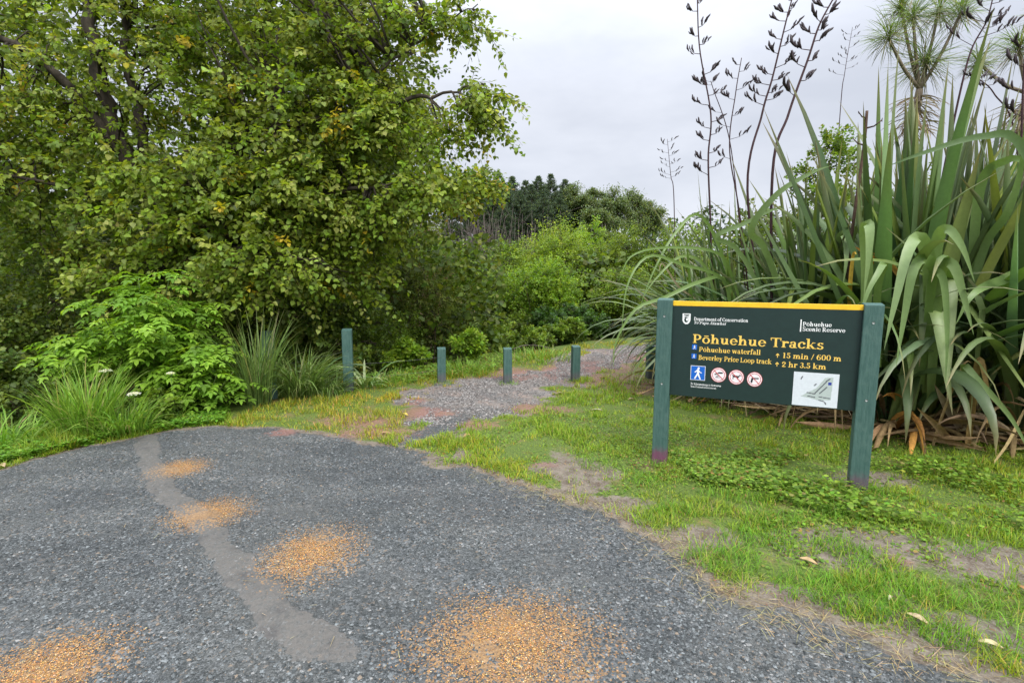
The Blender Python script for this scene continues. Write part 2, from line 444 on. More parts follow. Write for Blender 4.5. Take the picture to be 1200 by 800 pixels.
def masks(X, Y):
    nz = (fbm(X * 3, Y * 3, 4) - .5)
    car = poly_sd(CAR, X, Y) + nz * .35
    path = poly_sd(PATH, X, Y) + nz * 1.1
    seam = line_d(SEAM_P, X, Y, SEAM_W) + (fbm(X * 7, Y * 7, 4) - .5) * .10
    org = np.zeros(X.shape)
    for (a, c, rx, ry) in ORG:
        q = ((X - a) / rx) ** 2 + ((Y - c) / ry) ** 2
        org = np.maximum(org, np.exp(-q * .75) * (.55 + .9 * fbm(X * 7, Y * 7, 3)))
    moss = np.zeros(X.shape)
    for (ox, oy, rx, ry) in MOSSP:
        c = G(ox, oy); wx = abs(G(ox + rx, oy)[0] - c[0]); wy = abs(G(ox, oy - ry)[1] - c[1])
        moss = np.maximum(moss, np.exp(-(((X - c[0]) / wx) ** 2 + ((Y - c[1]) / wy) ** 2)))
    # soil: bare patches along the right verge
    bare = .8 * sstep(.56, .70, fbm(X * 1.6 + 31, Y * 1.6 + 7, 4)) * sstep(1.3, .3, car) * (X > -.5)
    for (ox, oy, rx, ry) in [(1000, 640, 110, 26), (700, 588, 70, 8), (820, 628, 60, 14), (1160, 660, 90, 30), (930, 700, 90, 14), (1120, 740, 90, 25), (1020, 560, 60, 10)]:
        c = G(ox, oy); wx = abs(G(ox + rx, oy)[0] - c[0]); wy = abs(G(ox, oy - ry)[1] - c[1])
        bare = np.maximum(bare, .95 * np.exp(-(((X - c[0]) / wx) ** 2 + ((Y - c[1]) / wy) ** 2)))
    bare = np.maximum(bare, sstep(.16, .02, car) * (X > -.6) * .9)
    return car, path, seam, org, moss, bare

def axis(lo, hi, step, far, grow=1.22):
    a = list(np.arange(lo, hi + 1e-6, step)); s = step; x = hi
    up = []
    while x < far: s *= grow; x += s; up.append(x)
    s = step; x = lo; dn = []
    while x > -far: s *= grow; x -= s; dn.append(x)
    return np.array(dn[::-1] + a + up)
gx = axis(-6.5, 6.5, .045, 700)
gy = axis(.6, 12.5, .045, 900)
gy = gy[gy > -260]
GX, GY = np.meshgrid(gx, gy, indexing='ij')
GZ = ground_z(GX, GY)
car, path, seam, org, moss, bare = masks(GX, GY)
GZ = GZ - .012 * sstep(.06, -.1, np.minimum(car, path)) * (np.minimum(car, path) < .1)
GZ = GZ + .012 * sstep(.02, -.05, seam) * (car < 0)
GZ = GZ + org.clip(0, 1) * .006
gravel = sstep(.10, -.10, np.minimum(car, path + .02))
green = (1 - bare) * sstep(-.1, .25, np.minimum(car, path))
ma = np.stack([gravel, green, moss], -1).reshape(-1, 3)
mb = np.stack([org, sstep(.035, -.035, seam) * (car < .1), bare * (1 - gravel)], -1).reshape(-1, 3)
Vg = np.stack([GX, GY, GZ], -1).reshape(-1, 3)
nx, ny = GX.shape
ii, jj = np.meshgrid(np.arange(nx - 1), np.arange(ny - 1), indexing='ij')
Fg = np.stack([ii * ny + jj, (ii + 1) * ny + jj, (ii + 1) * ny + jj + 1, ii * ny + jj + 1], -1).reshape(-1, 4)
fc = lambda a: a.ravel()[Fg].mean(1)
cf, pf, sf = fc(car), fc(path), fc(seam)
idr = np.where(cf < 0, np.where(sf < 0, 2, 1), np.where(pf < 0, 3, 0))
for rid, nm, lb in ((0, 'ground', 'grassy earth ground with bare patches around the gravel'), (1, 'car_park', 'dark grey gravel car park in the foreground'), (2, 'road_seam', 'smooth brownish strip of patching across the gravel'), (3, 'path', 'grey gravel path curving away behind the sign')):
    f = Fg[idr == rid]
    u, inv = np.unique(f, return_inverse=True)
    me = np_mesh(nm, Vg[u], [inv.reshape(f.shape)], None, True, {'ma': ma[u], 'mb': mb[u]})
    link(nm, me, M_ground, None, kind='structure', label=lb)

# ------------------------------------------------------------------ loose stones, grit
OCT = np.array([[1, 0, 0], [-1, 0, 0], [0, 1, 0], [0, -1, 0], [0, 0, 1], [0, 0, -1]], float)
OCTF = np.array([[0, 2, 4], [2, 1, 4], [1, 3, 4], [3, 0, 4], [2, 0, 5], [1, 2, 5], [3, 1, 5], [0, 3, 5]])
def stones(bag, P, size, C):
    n = len(P); bag.flat = True
    V = OCT[None] * (.6 + .8 * rng.random((n, 6, 1)))
    V[:, :, 2] *= .55
    V = V + rng.normal(size=V.shape) * .15
    a = rng.random(n) * 6.3; ca, sa = np.cos(a), np.sin(a)
    x = V[..., 0] * ca[:, None] - V[..., 1] * sa[:, None]; y = V[..., 0] * sa[:, None] + V[..., 1] * ca[:, None]
    V = np.stack([x, y, V[..., 2]], -1) * size[:, None, None] + P[:, None]
    F_ = OCTF[None] + (np.arange(n) * 6)[:, None, None]
    bag.add(V.reshape(-1, 3), [F_.reshape(-1, 3)], np.repeat(C, 6, axis=0))
def scatter(n, xlo, xhi, ylo, yhi, power=1.0):
    """random points, denser close to the camera, inside the view wedge"""
    y = ylo + (yhi - ylo) * rng.random(n) ** power
    x = (rng.random(n) * 2 - 1) * (y * 1.03 + .4)
    k = (x > xlo) & (x < xhi)
    return x[k], y[k]
b_ = Bag()
X, Y = scatter(150000, -7, 5, 1.45, 7.0, 1.5)
c_, p_, s_, o_, m_, ba_ = masks(X, Y)
k = ((c_ < .05) & ((s_ > -.02) | (rng.random(len(X)) < .35)) | (p_ < .03)) & (rng.random(len(X)) < .9 * (.25 + sstep(.35, .6, fbm(X * 1.5, Y * 1.5))))
X, Y, pp = X[k], Y[k], p_[k]
g = rng.random(len(X)) ** 1.9
C = np.array([.036, .042, .043]) + g[:, None] * np.array([.17, .182, .182])
C = np.where((rng.random(len(X)) < .03)[:, None], np.array([.26, .26, .25]), C)
C = np.where((rng.random(len(X)) < .04)[:, None], np.array([.2, .16, .12]), C)
C[pp < 0] *= np.array([1.65, 1.5, 1.45])
sz = .0026 + .0075 * rng.random(len(X)) ** 3.5
stones(b_, np.stack([X, Y, ground_z(X, Y) - .012 + sz * .2], -1), sz, C)
P_ = GP([(448, 524), (480, 456), (540, 440), (640, 428), (668, 412), (720, 404), (850, 399), (850, 412), (715, 436), (636, 476), (500, 520)])
X = -3 + 8 * rng.random(260000); Y = 5.2 + 9 * rng.random(260000); k = poly_sd(P_, X, Y) < 0; X, Y = X[k], Y[k]
k = (masks(X, Y)[1] < .12) & (rng.random(len(X)) < .15 + .8 * sstep(.38, .6, fbm(X * 2.2, Y * 2.2, 4))); X, Y = X[k], Y[k]
C = np.array([.085, .078, .072]) + (rng.random(len(X)) ** 1.5)[:, None] * np.array([.25, .235, .22]); sz = .006 + .010 * rng.random(len(X)) ** 2
stones(b_, np.stack([X, Y, ground_z(X, Y) - .012 + sz * .25], -1), sz, C)
b_.build('loose_gravel', M_stone, kind='stuff', label='loose grey stone chips lying on the car park')
worg = ['small orange grit patch on the gravel nearest the leafy shrub', 'orange grit patch crossing the brown seam', 'round orange grit patch right of the seam', 'largest orange grit patch at the bottom centre of the car park', 'orange grit patch in the bottom left corner']
for (a, c, rx, ry), lb in zip(ORG, worg):
    b_ = Bag(); area = rx * ry * 3.14
    n = int(min(7500, 1800 + area * 20000))
    r = np.sqrt(-np.log(1 - rng.random(n) * .985)) * .85; t = rng.random(n) * 6.283
    X = a + rx * r * np.cos(t); Y = c + ry * r * np.sin(t)
    kk = (fbm(X * 9, Y * 9, 3) + .8 * fbm(X * 3.3 + 7, Y * 3.3, 3) > .36 + .34 + .1 * (r > 1)) & (Y > 1.2); X, Y = X[kk], Y[kk]
    C = pick([(.43, .215, .06, 3), (.52, .30, .11, 2), (.27, .14, .06, 1.8), (.50, .38, .22, 1.), (.10, .10, .10, 1.)], len(X))
    sz = (.0011 if c > 3.0 else .0017) + .0022 * rng.random(len(X)) ** 2
    stones(b_, np.stack([X, Y, ground_z(X, Y) - .005 + sz * .3], -1), sz, C)
    b_.build('orange_grit', M_stone, kind='stuff', label=lb)

# ------------------------------------------------------------------ grass
def grass_region(n, poly, dens=1.0, yl=1.6, yh=13):
    P = GP(poly); x0, x1 = P[:, 0].min(), P[:, 0].max(); y0, y1 = max(yl, P[:, 1].min()), min(yh, P[:, 1].max())
    X = x0 + (x1 - x0) * rng.random(n); Y = y0 + (y1 - y0) * rng.random(n)
    k = poly_sd(P, X, Y) < 0
    X, Y = X[k], Y[k]
    k = rng.random(len(X)) < np.clip((3.6 / Y) ** 1.0, .15, 1)
    return X[k], Y[k]
def blades(bag, X, Y, h, pal, w=.0045, lean=.9, keepcar=.03):
    c_, p_, s_, o_, m_, ba_ = masks(X, Y)
    patch = fbm(X * 2.2 + 3, Y * 2.2 + 8, 4)
    k = (c_ > keepcar) & (p_ > -.02) & (rng.random(len(X)) > ba_ * .97) & (rng.random(len(X)) > m_ * .55) & (rng.random(len(X)) < .45 + 1.2 * sstep(.3, .55, patch)) & (rng.random(len(X)) < .35 + 1.1 * sstep(.35, .55, fbm(X * 6.5 + 70, Y * 6.5, 3)))
    X, Y, patch, c_ = X[k], Y[k], patch[k], c_[k]
    n = len(X)
    cl_ = fbm(X * 6.5 + 70, Y * 6.5, 3)
    hh = h * (.5 + rng.random(n)) * (.6 + .9 * sstep(.35, .7, patch)) * (.55 + 1.0 * sstep(.38, .62, cl_))
    C = pick(pal, n, .15, .06)
    dry = fbm(X * 1.1 + 40, Y * 1.1, 3)
    C = np.where((rng.random(n) < sstep(.5, .75, dry) * .5)[:, None], C * np.array([1.35, 1.05, .85]), C)
    sc = (.7 + Y / 5).clip(1, 3)
    ribbons(bag, np.stack([X, Y, ground_z(X, Y) - .006], -1), rng.random(n) * 6.3, .6 + rng.random(n) * .9, hh, w * sc, rng.random(n) * lean + .2, C, K=2, m=2, prof='blade')
lawn_pal = [(.21, .34, .028, 4), (.29, .40, .035, 3), (.13, .23, .022, 2), (.36, .38, .05, 1.5), (.36, .27, .10, .6)]
lb_ = Bag()
RIGHT = [(380, 560), (470, 500), (560, 480), (640, 455), (700, 432), (780, 418), (900, 418), (1500, 430), (1500, 1100), (1100, 850), (900, 740), (700, 640)]
X, Y = grass_region(820000, RIGHT)
blades(lb_, X, Y, .038, lawn_pal)
LEFTV = [(230, 515), (300, 478), (400, 445), (560, 422), (700, 402), (860, 395), (860, 402), (700, 418), (590, 445), (480, 470), (470, 510), (360, 525)]
X, Y = grass_region(330000, LEFTV)
blades(lb_, X, Y, .045, [(.30, .34, .03, 3), (.40, .37, .04, 2), (.20, .29, .03, 2), (.48, .30, .08, 1.3)])
LFT2 = [(-300, 620), (-100, 540), (100, 495), (270, 480), (270, 515), (150, 525), (0, 565)]
X, Y = grass_region(160000, LFT2)
blades(lb_, X, Y, .06, lawn_pal)
# longer tufts on the verge beside the gravel
tp = []
for (px, py, r, n) in [(845, 655, .16, 420), (905, 610, .14, 260), (870, 630, .12, 200), (1000, 700, .17, 520), (1040, 690, .14, 380), (950, 690, .14, 300), (1090, 700, .10, 200), (1110, 745, .09, 260), (1010, 655, .12, 220), (880, 585, .12, 200), (970, 600, .14, 260), (1180, 700, .14, 260), (790, 600, .10, 160), (1160, 720, .1, 160), (840, 580, .1, 150), (700, 545, .12, 130), (760, 565, .12, 160), (1050, 720, .1, 200), (930, 640, .12, 200), (980, 640, .1, 200), (1210, 770, .12, 200), (1120, 640, .13, 140), (773, 543, .11, 150), (1003, 576, .13, 220), (985, 585, .1, 120), (1025, 580, .12, 140), (517, 449, .14, 120), (595, 449, .12, 90), (674, 447, .13, 110), (409, 461, .14, 160)]:
    c = G(px, py); a = rng.random(n) * 6.3; rr = r * rng.random(n) ** .5
    tp.append(np.stack([c[0] + rr * np.cos(a) * 1.3, c[1] + rr * np.sin(a)], -1))
tp = np.concatenate(tp); n = len(tp)
ribbons(lb_, np.stack([tp[:, 0], tp[:, 1], ground_z(tp[:, 0], tp[:, 1]) - .005], -1), rng.random(n) * 6.3, .7 + rng.random(n) * .8, .05 + .07 * rng.random(n), .0042, .6 + rng.random(n) * 1.2, pick([(.15, .32, .025, 4), (.22, .37, .03, 2), (.1, .21, .02, 2), (.36, .33, .08, .6)], n), K=3, m=2, prof='blade')
# straw along the gravel edge
n = 900; px = 640 + 560 * rng.random(n)
ce = CAR[14:25]
i = rng.integers(0, len(ce) - 1, n); t = rng.random(n)[:, None]
pc = ce[i] * (1 - t) + ce[i + 1] * t + rng.normal(size=(n, 2)) * np.array([.10, .08])
ribbons(lb_, np.stack([pc[:, 0], pc[:, 1], ground_z(pc[:, 0], pc[:, 1]) + .004], -1), rng.random(n) * 6.3, .05 + rng.random(n) * .25, .04 + .09 * rng.random(n), .003, .1 + rng.random(n) * .3, pick([(.42, .34, .17, 3), (.3, .24, .12, 1)], n), K=2, m=2, prof='blade')
lb_.build('grass', M_grass, kind='stuff', label='short green grass of the verge and lawn')

# low broad-leaved weeds (clover, buttercup)
wb = Bag()
def weeds(poly, n, L, pal, hgt=.03, thr=.45, keep=.05):
    X, Y = grass_region(n, poly)
    c_, p_, s_, o_, m_, ba_ = masks(X, Y)
    k = (c_ > keep) & (p_ > .03) & (fbm(X * 1.8 + 60, Y * 1.8 + 3, 4) + rng.normal(size=len(X)) * .05 > thr) & (rng.random(len(X)) > ba_)
    X, Y = X[k], Y[k]; m = len(X)
    P = np.stack([X, Y, ground_z(X, Y) + hgt * rng.random(m)], -1)
    a = rng.random(m) * 6.3
    D = np.stack([np.cos(a), np.sin(a), .15 * np.ones(m)], -1)
    leaves(wb, P, D, norm(np.array([0, -.1, 1.]) + rng.normal(size=(m, 3)) * .3), L * (.6 + .8 * rng.random(m)), pick(pal, m), L6)
wpal = [(.18, .30, .035, 3), (.24, .36, .05, 2), (.12, .21, .03, 2), (.30, .2, .06, .6)]
weeds([(700, 520), (860, 500), (1000, 520), (1500, 520), (1500, 640), (1150, 625), (900, 590), (760, 560)], 42000, .015, wpal, .04, .42)
weeds([(880, 530), (1040, 545), (1500, 540), (1500, 660), (1150, 630), (1000, 610), (900, 590)], 26000, .030, [(.18, .30, .035, 3), (.26, .38, .05, 1.5), (.11, .19, .025, 2.5), (.24, .22, .07, .5)], .085, .49)
weeds([(780, 530), (900, 530), (960, 580), (820, 570)], 9000, .026, wpal, .05, .46)
weeds([(900, 600), (1300, 600), (1300, 800), (1000, 740), (820, 640)], 14000, .02, wpal, .02, .56)
weeds([(470, 545), (640, 480), (900, 500), (800, 600)], 20000, .016, wpal, .015, .55)
weeds([(-250, 640), (-100, 540), (100, 490), (270, 478), (262, 497), (160, 510), (60, 532), (0, 545)], 90000, .026, [(.15, .31, .03, 3), (.22, .4, .05, 2), (.10, .2, .03, 1)], .07, .2, .0)
weeds([(450, 455), (470, 425), (600, 415), (600, 432)], 30000, .03, wpal, .08, .35)
wb.build('ground_cover', M_leaf, kind='stuff', label='low clover and creeping weeds among the grass')

# ------------------------------------------------------------------ green posts
def post_material():
    m, nt, nd, lk = new_mat('weathered_green_paint'); b = NB(nt)
    v = b.coord('Object')
    mp = N_(nt, 'ShaderNodeMapping'); lk.new(v, mp.inputs[0]); mp.inputs['Scale'].default_value = (1, 1, .12)
    gr = b.noise(mp.outputs[0], 60, 5, .7); nz = b.noise(v, 14, 5, .7); fine = b.noise(v, 90, 3, .7)
    c = b.mix(b.ramp(gr, .3, .7), (.038, .092, .080), (.070, .138, .120))
    c = b.mix(b.ramp(nz, .45, .8), c, (.08, .145, .125))
    c = b.mix(b.math('MULTIPLY', b.ramp(gr, .60, .72), .45), c, (.11, .17, .15))
    c = b.mix(b.ramp(fine, .66, .74), c, (.13, .19, .16))
    z = N_(nt, 'ShaderNodeSeparateXYZ'); lk.new(v, z.inputs[0])
    a = b.attr('col').outputs['Color']           # red channel = stained foot
    st = b.math('MULTIPLY', b.sep(a)[0], b.ramp(b.math('ADD', z.outputs[2], b.math('MULTIPLY', b.math('SUBTRACT', nz, .5), .25)), .05, .17, 1., 0.))
    c = b.mix(b.math('MULTIPLY', st, .85), c, (.17, .05, .10))
    p = N_(nt, 'ShaderNodeBsdfPrincipled'); b.put(p.inputs['Base Color'], c)
    p.inputs['Roughness'].default_value = .6; p.inputs['Specular IOR Level'].default_value = .3
    b.put(p.inputs['Normal'], b.bump(gr, .9, .006))
    o = N_(nt, 'ShaderNodeOutputMaterial'); lk.new(p.outputs[0], o.inputs[0])
    return m
M_post = post_material()
def post_bag(h, w, d, stain=0.0, slope=.012):
    b = Bag(); box(b, (0, 0, h / 2 - .1), (w, d, h + .2), (stain, 0, 0), .006)
    V = b.V[0]; top = V[:, 2] > h * .6
    V[top, 2] -= (V[top, 1] / d + .5) * -slope
    V[:, 0] += (rng.random(len(V)) - .5) * .002
    return b
def bollard(px, py, h, w, label, group, d=None, lean=0):
    if d is None: x, y = G(px, py)
    else: x, y = at(px, 400, d)[:2]
    o = post_bag(h, w, w, .35).build('bollard', M_post)
    o.location = (x, y, gz(x, y)); o.rotation_euler = (lean, lean * .6, .15 + lean * 3)
    tag(o, label, 'post', group)
    return o
g1 = 'short square green posts beside the path'
bollard(517.5, 447, .475, .115, 'short green post at the path edge, leftmost of the three short ones', g1, lean=.015)
bollard(595, 447, .475, .115, 'short green post standing in the gravel, middle of the three short ones', g1, lean=-.01)
bollard(674, 445, .49, .11, 'short green post on the far bend of the path, rightmost of the three short ones', g1, lean=.01)
bollard(762, 443, .475, .11, 'short green post half hidden behind the left sign post', g1)
g2 = 'tall green posts at the edge of the bush'
o = bollard(409, 458, .80, .12, 'tall green post with flaked white spots between sedge and strap leaves', g2, lean=.012)
bollard(314, 455, 1.04, .13, 'tall green post standing behind the long sedge tuft', g2, lean=-.02, d=7.0)
wb_ = Bag()
pa, pb, pc_ = at(314, 400, 6.94)[:2], at(408, 400, G(409, 458)[1] - .07)[:2], at(517, 400, G(517, 447)[1] - .065)[:2]
for h in (.18, .36, .54):
    for (q, r_) in ((pa, pb), (pb, pc_)):
        if r_ is pc_ and h > .45: continue
        z0, z1 = gz(*q) + h, gz(*r_) + h
        t = np.linspace(0, 1, 9)[:, None]
        L_ = np.hstack([q[None] * (1 - t) + r_[None] * t, z0 * (1 - t) + z1 * t - .05 * (t * (1 - t))])
        tube(wb_, L_, np.full(9, .0014), (.12, .12, .12), 5)
M_metal = simple_mat('galvanised_wire', None, .4, .5, 30, .2, 0)
wb_.build('fence_wire', M_metal, origin=(pa[0], pa[1], gz(*pa)), label='thin grey wires strung between the tall green posts', cat='wire fence')

# ------------------------------------------------------------------ lettering: slab-serif glyphs rasterised into thin faces
def glyph(ch, X, Y):
    """returns (inside mask, advance); units: cap height .70, x-height .48"""
    S, T = .135, .05
    r = lambda a, b, c, d: (X >= a) & (X < c) & (Y >= b) & (Y < d)
    e = lambda cx, cy, rx, ry: ((X - cx) / rx) ** 2 + ((Y - cy) / ry) ** 2 < 1
    def l(x0, y0, x1, y1, w):
        xx = x0 + (Y - y0) / (y1 - y0) * (x1 - x0)
        return (abs(X - xx) < w / 2) & (Y >= min(y0, y1)) & (Y < max(y0, y1))
    ring = lambda cx, cy, rx, ry, sx=.125, sy=.055: e(cx, cy, rx, ry) & ~e(cx, cy, rx - sx, ry - sy)
    def stem(x, y0, y1, top=1, bot=1, w=S):
        m = r(x, y0, x + w, y1)
        if bot: m |= r(x - .06, y0, x + w + .06, y0 + T)
        if top == 1: m |= r(x - .06, y1 - T, x + w, y1)
        if top == 2: m |= r(x - .06, y1 - T, x + w + .06, y1)
        return m
    if ch == ' ': return r(9, 9, 9, 9), .24
    if ch == 'P': return stem(.09, 0, .7, 1) | (ring(.30, .48, .27, .22, .14, .06) & (X > .2)) | r(.09, .65, .3, .7) | r(.09, .26, .3, .31), .62
    if ch == 'R': return stem(.09, 0, .7, 1) | (ring(.30, .50, .25, .20, .14, .06) & (X > .2)) | r(.09, .65, .3, .7) | r(.09, .30, .32, .35) | l(.33, .33, .56, 0, .15) | r(.5, 0, .68, T), .70
    if ch == 'B': return stem(.09, 0, .7, 1) | (ring(.30, .53, .24, .17, .14, .055) & (X > .2)) | (ring(.31, .20, .28, .20, .14, .055) & (X > .2)) | r(.09, .65, .3, .7) | r(.09, 0, .3, .055) | r(.2, .35, .33, .40), .65
    if ch == 'D': return stem(.09, 0, .7, 1) | (ring(.30, .35, .37, .35, .15, .06) & (X > .22)) | r(.09, .65, .3, .7) | r(.09, 0, .3, .055), .72
    if ch == 'T': return stem(.26, 0, .7, 0) | r(.02, .64, .63, .7) | l(.05, .5, .03, .7, .05) | l(.60, .5, .62, .7, .05), .65
    if ch == 'L': return stem(.09, 0, .7, 2) | r(.09, 0, .55, .055) | l(.54, .22, .56, 0, .06), .60
    if ch == 'K': return stem(.09, 0, .7, 2) | l(.24, .3, .55, .7, .07) | l(.30, .40, .56, 0, .16) | r(.46, .65, .66, .7) | r(.48, 0, .7, .05), .70
    if ch == 'A': return l(.10, 0, .35, .72, .06) | l(.57, 0, .33, .72, .15) | r(.18, .2, .5, .25) | r(0, 0, .2, T) | r(.46, 0, .7, T), .70
    if ch == 'N': return l(.12, 0, .12, .7, .06) | l(.58, 0, .58, .7, .06) | l(.12, .7, .56, 0, .16) | r(.02, 0, .22, T) | r(.48, .65, .68, .7) | r(0, .65, .2, .7), .70
    if ch == 'Z': return r(.06, .64, .56, .7) | r(.04, 0, .58, .06) | l(.13, .05, .48, .65, .15), .62
    if ch in 'CG':
        m = (ring(.36, .35, .33, .37, .15, .055) & ~((X > .42) & (abs(Y - .35) < .17))) | r(.58, .46, .63, .68)
        if ch == 'G': m |= stem(.48, .05, .32, 2, 0, .13)
        return m, .70
    if ch == 'S': return (ring(.28, .52, .21, .19, .13, .055) & ((X < .30) | (Y > .56))) | (ring(.29, .18, .24, .20, .13, .055) & ((X > .27) | (Y < .14))) | r(.44, .5, .48, .69) | r(.05, .01, .09, .2), .58
    if ch == 's': return (ring(.22, .355, .16, .135, .11, .05) & ((X < .24) | (Y > .38))) | (ring(.22, .13, .18, .14, .11, .05) & ((X > .21) | (Y < .10))) | r(.335, .36, .37, .48) | r(.04, 0, .075, .13), .44
    if ch in 'oō':
        m = ring(.27, .24, .25, .255)
        if ch == 'ō': m |= r(.12, .57, .42, .63)
        return m, .54
    if ch == 'e': return (ring(.26, .24, .24, .255) & ~((X > .28) & (Y > .11) & (Y < .23))) | r(.13, .225, .46, .27), .51
    if ch == 'c': return (ring(.26, .24, .24, .255) & ~((X > .30) & (abs(Y - .24) < .12))) | (e(.37, .37, .07, .07)), .47
    if ch in 'aā':
        m = stem(.27, 0, .36, 0, 0, .125) | (ring(.23, .35, .165, .14, .11, .05) & (Y > .33)) | ring(.19, .135, .17, .145, .11, .05) & (X < .33) | r(.36, 0, .47, .05)
        if ch == 'ā': m |= r(.1, .57, .4, .63)
        return m, .49
    if ch == 'h': return stem(.09, 0, .74) | (ring(.33, .28, .185, .21, .13, .065) & (Y > .28)) | stem(.385, 0, .30, 0), .63
    if ch == 'b': return stem(.08, 0, .74, 1, 0) | (ring(.30, .24, .25, .255) & (X > .14)), .57
    if ch == 'd': return stem(.33, 0, .74, 1, 0) | (ring(.26, .24, .24, .255) & (X < .4)) | r(.4, 0, .54, T), .57
    if ch == 'n': return stem(.09, 0, .48) | (ring(.33, .28, .185, .21, .13, .065) & (Y > .28)) | stem(.385, 0, .30, 0), .63
    if ch == 'm': return stem(.09, 0, .48) | (ring(.33, .28, .185, .21, .13, .065) & (Y > .28)) | stem(.385, 0, .30, 0) | (ring(.63, .28, .185, .21, .13, .065) & (Y > .28)) | stem(.685, 0, .30, 0), .93
    if ch == 'u': return stem(.07, .18, .48, 1, 0) | (ring(.255, .2, .185, .21, .13, .065) & (Y < .2)) | stem(.36, 0, .48, 1, 0) | r(.36, 0, .56, T), .60
    if ch == 'w': return l(.10, .48, .24, 0, .14) | l(.25, 0, .40, .48, .06) | l(.40, .48, .53, 0, .14) | l(.55, 0, .68, .48, .06) | r(0, .43, .2, .48) | r(.3, .43, .48, .48) | r(.6, .43, .76, .48), .77
    if ch == 'v': return l(.10, .48, .27, 0, .14) | l(.28, 0, .43, .48, .06) | r(0, .43, .22, .48) | r(.35, .43, .52, .48), .53
    if ch == 'y': return l(.10, .48, .27, .0, .14) | l(.16, -.2, .43, .48, .06) | r(0, .43, .22, .48) | r(.35, .43, .52, .48) | e(.13, -.17, .07, .05), .53
    if ch == 'r': return stem(.08, 0, .48) | (ring(.33, .27, .20, .205, .13, .08) & (Y > .33) & (X < .42)) | e(.37, .40, .075, .07), .45
    if ch == 't': return r(.1, .06, .23, .62) | r(.02, .43, .34, .48) | (ring(.24, .13, .14, .13, .13, .05) & (Y < .13)), .38
    if ch == 'f': return stem(.09, 0, .6, 0) | r(.01, .43, .34, .48) | (ring(.25, .58, .16, .17, .13, .06) & (Y > .58)) | e(.35, .62, .06, .06), .37
    if ch == 'l': return stem(.08, 0, .74), .31
    if ch == 'i': return stem(.08, 0, .48) | e(.145, .62, .08, .08), .31
    if ch == 'k': return stem(.08, 0, .74) | l(.22, .2, .44, .48, .06) | l(.28, .27, .47, 0, .14) | r(.35, .43, .54, .48) | r(.38, 0, .6, .05), .60
    if ch == 'p': return stem(.08, -.2, .48) | (ring(.30, .24, .25, .255) & (X > .14)), .57
    if ch == 'g': return ring(.24, .30, .2, .185, .11, .05) | ring(.25, -.07, .23, .13, .09, .05) | r(.1, .06, .36, .12), .50
    if ch == '1': return stem(.2, 0, .68, 1), .5
    if ch == '2': return (ring(.25, .47, .21, .21, .13, .06) & ((Y > .47) | ((X > .3) & (Y > .38)))) | l(.10, .06, .41, .45, .12) | r(.05, 0, .48, .09) | e(.1, .46, .07, .07), .53
    if ch == '3': return (ring(.24, .51, .19, .18, .12, .055) & ((X > .2) | (Y > .6))) | (ring(.25, .19, .22, .2, .13, .055) & ((X > .22) | (Y < .12))) | e(.1, .14, .07, .07), .52
    if ch == '5': return (ring(.25, .21, .22, .225, .13, .055) & ((X > .2) | (Y < .14))) | r(.1, .38, .15, .68) | r(.1, .59, .45, .68) | e(.1, .14, .07, .07), .52
    if ch == '6': return ring(.27, .21, .24, .225, .13, .055) | (ring(.36, .30, .34, .4, .13, .06) & (X < .3) & (Y > .2)) | e(.42, .62, .07, .05), .55
    if ch == '0': return ring(.27, .34, .25, .355, .13, .05), .55
    if ch == '.': return e(.1, .07, .075, .075), .22
    if ch == '/': return l(.04, -.05, .34, .74, .07), .40
    if ch == '^': return r(.25, 0, .34, .5) | (l(.08, .22, .295, .55, .12) & (Y > .26)) | (l(.51, .22, .295, .55, .12) & (Y > .26)), .6
    return r(.1, 0, .4, .48), .5
def raster_faces(mask, x0, y0, dx, dy, z, xf=None):
    """boolean image (rows upward) -> quads per run"""
    V = []
    for j in range(mask.shape[0]):
        row = mask[j].astype(np.int8); d = np.diff(np.concatenate([[0], row, [0]]))
        a, b = np.where(d == 1)[0], np.where(d == -1)[0]
        for s, t in zip(a, b):
            q = [(x0 + s * dx, y0 + j * dy), (x0 + t * dx, y0 + j * dy), (x0 + t * dx, y0 + (j + 1) * dy), (x0 + s * dx, y0 + (j + 1) * dy)]
            V += [(u, -z, v) for u, v in q]
    return np.array(V)
def add_raster(bag, V, col):
    if len(V): bag.add(V, [np.arange(len(V)).reshape(-1, 4)], col)
def text_bag(bag, s, u0, v0, u1, cap, col, z, rows=22, shear=0.0):
    adv = sum(glyph(c, np.zeros(1), np.zeros(1))[1] for c in s)
    sx = (u1 - u0) / adv; sy = cap / .70
    st = .70 / rows
    x = u0
    for c in s:
        a = glyph(c, np.zeros(1), np.zeros(1))[1]
        xs = np.arange(-.12, a + .18, st * .8) + st * .4; ys = np.arange(-.22, .80, st) + st * .5
        XX, YY = np.meshgrid(xs, ys)
        m = glyph(c, XX - shear * YY, YY)[0]
        add_raster(bag, raster_faces(m, x + (xs[0] - st * .4) * sx, v0 + (ys[0] - st * .5) * sy, st * .8 * sx, st * sy, z), col)
        x += a * sx

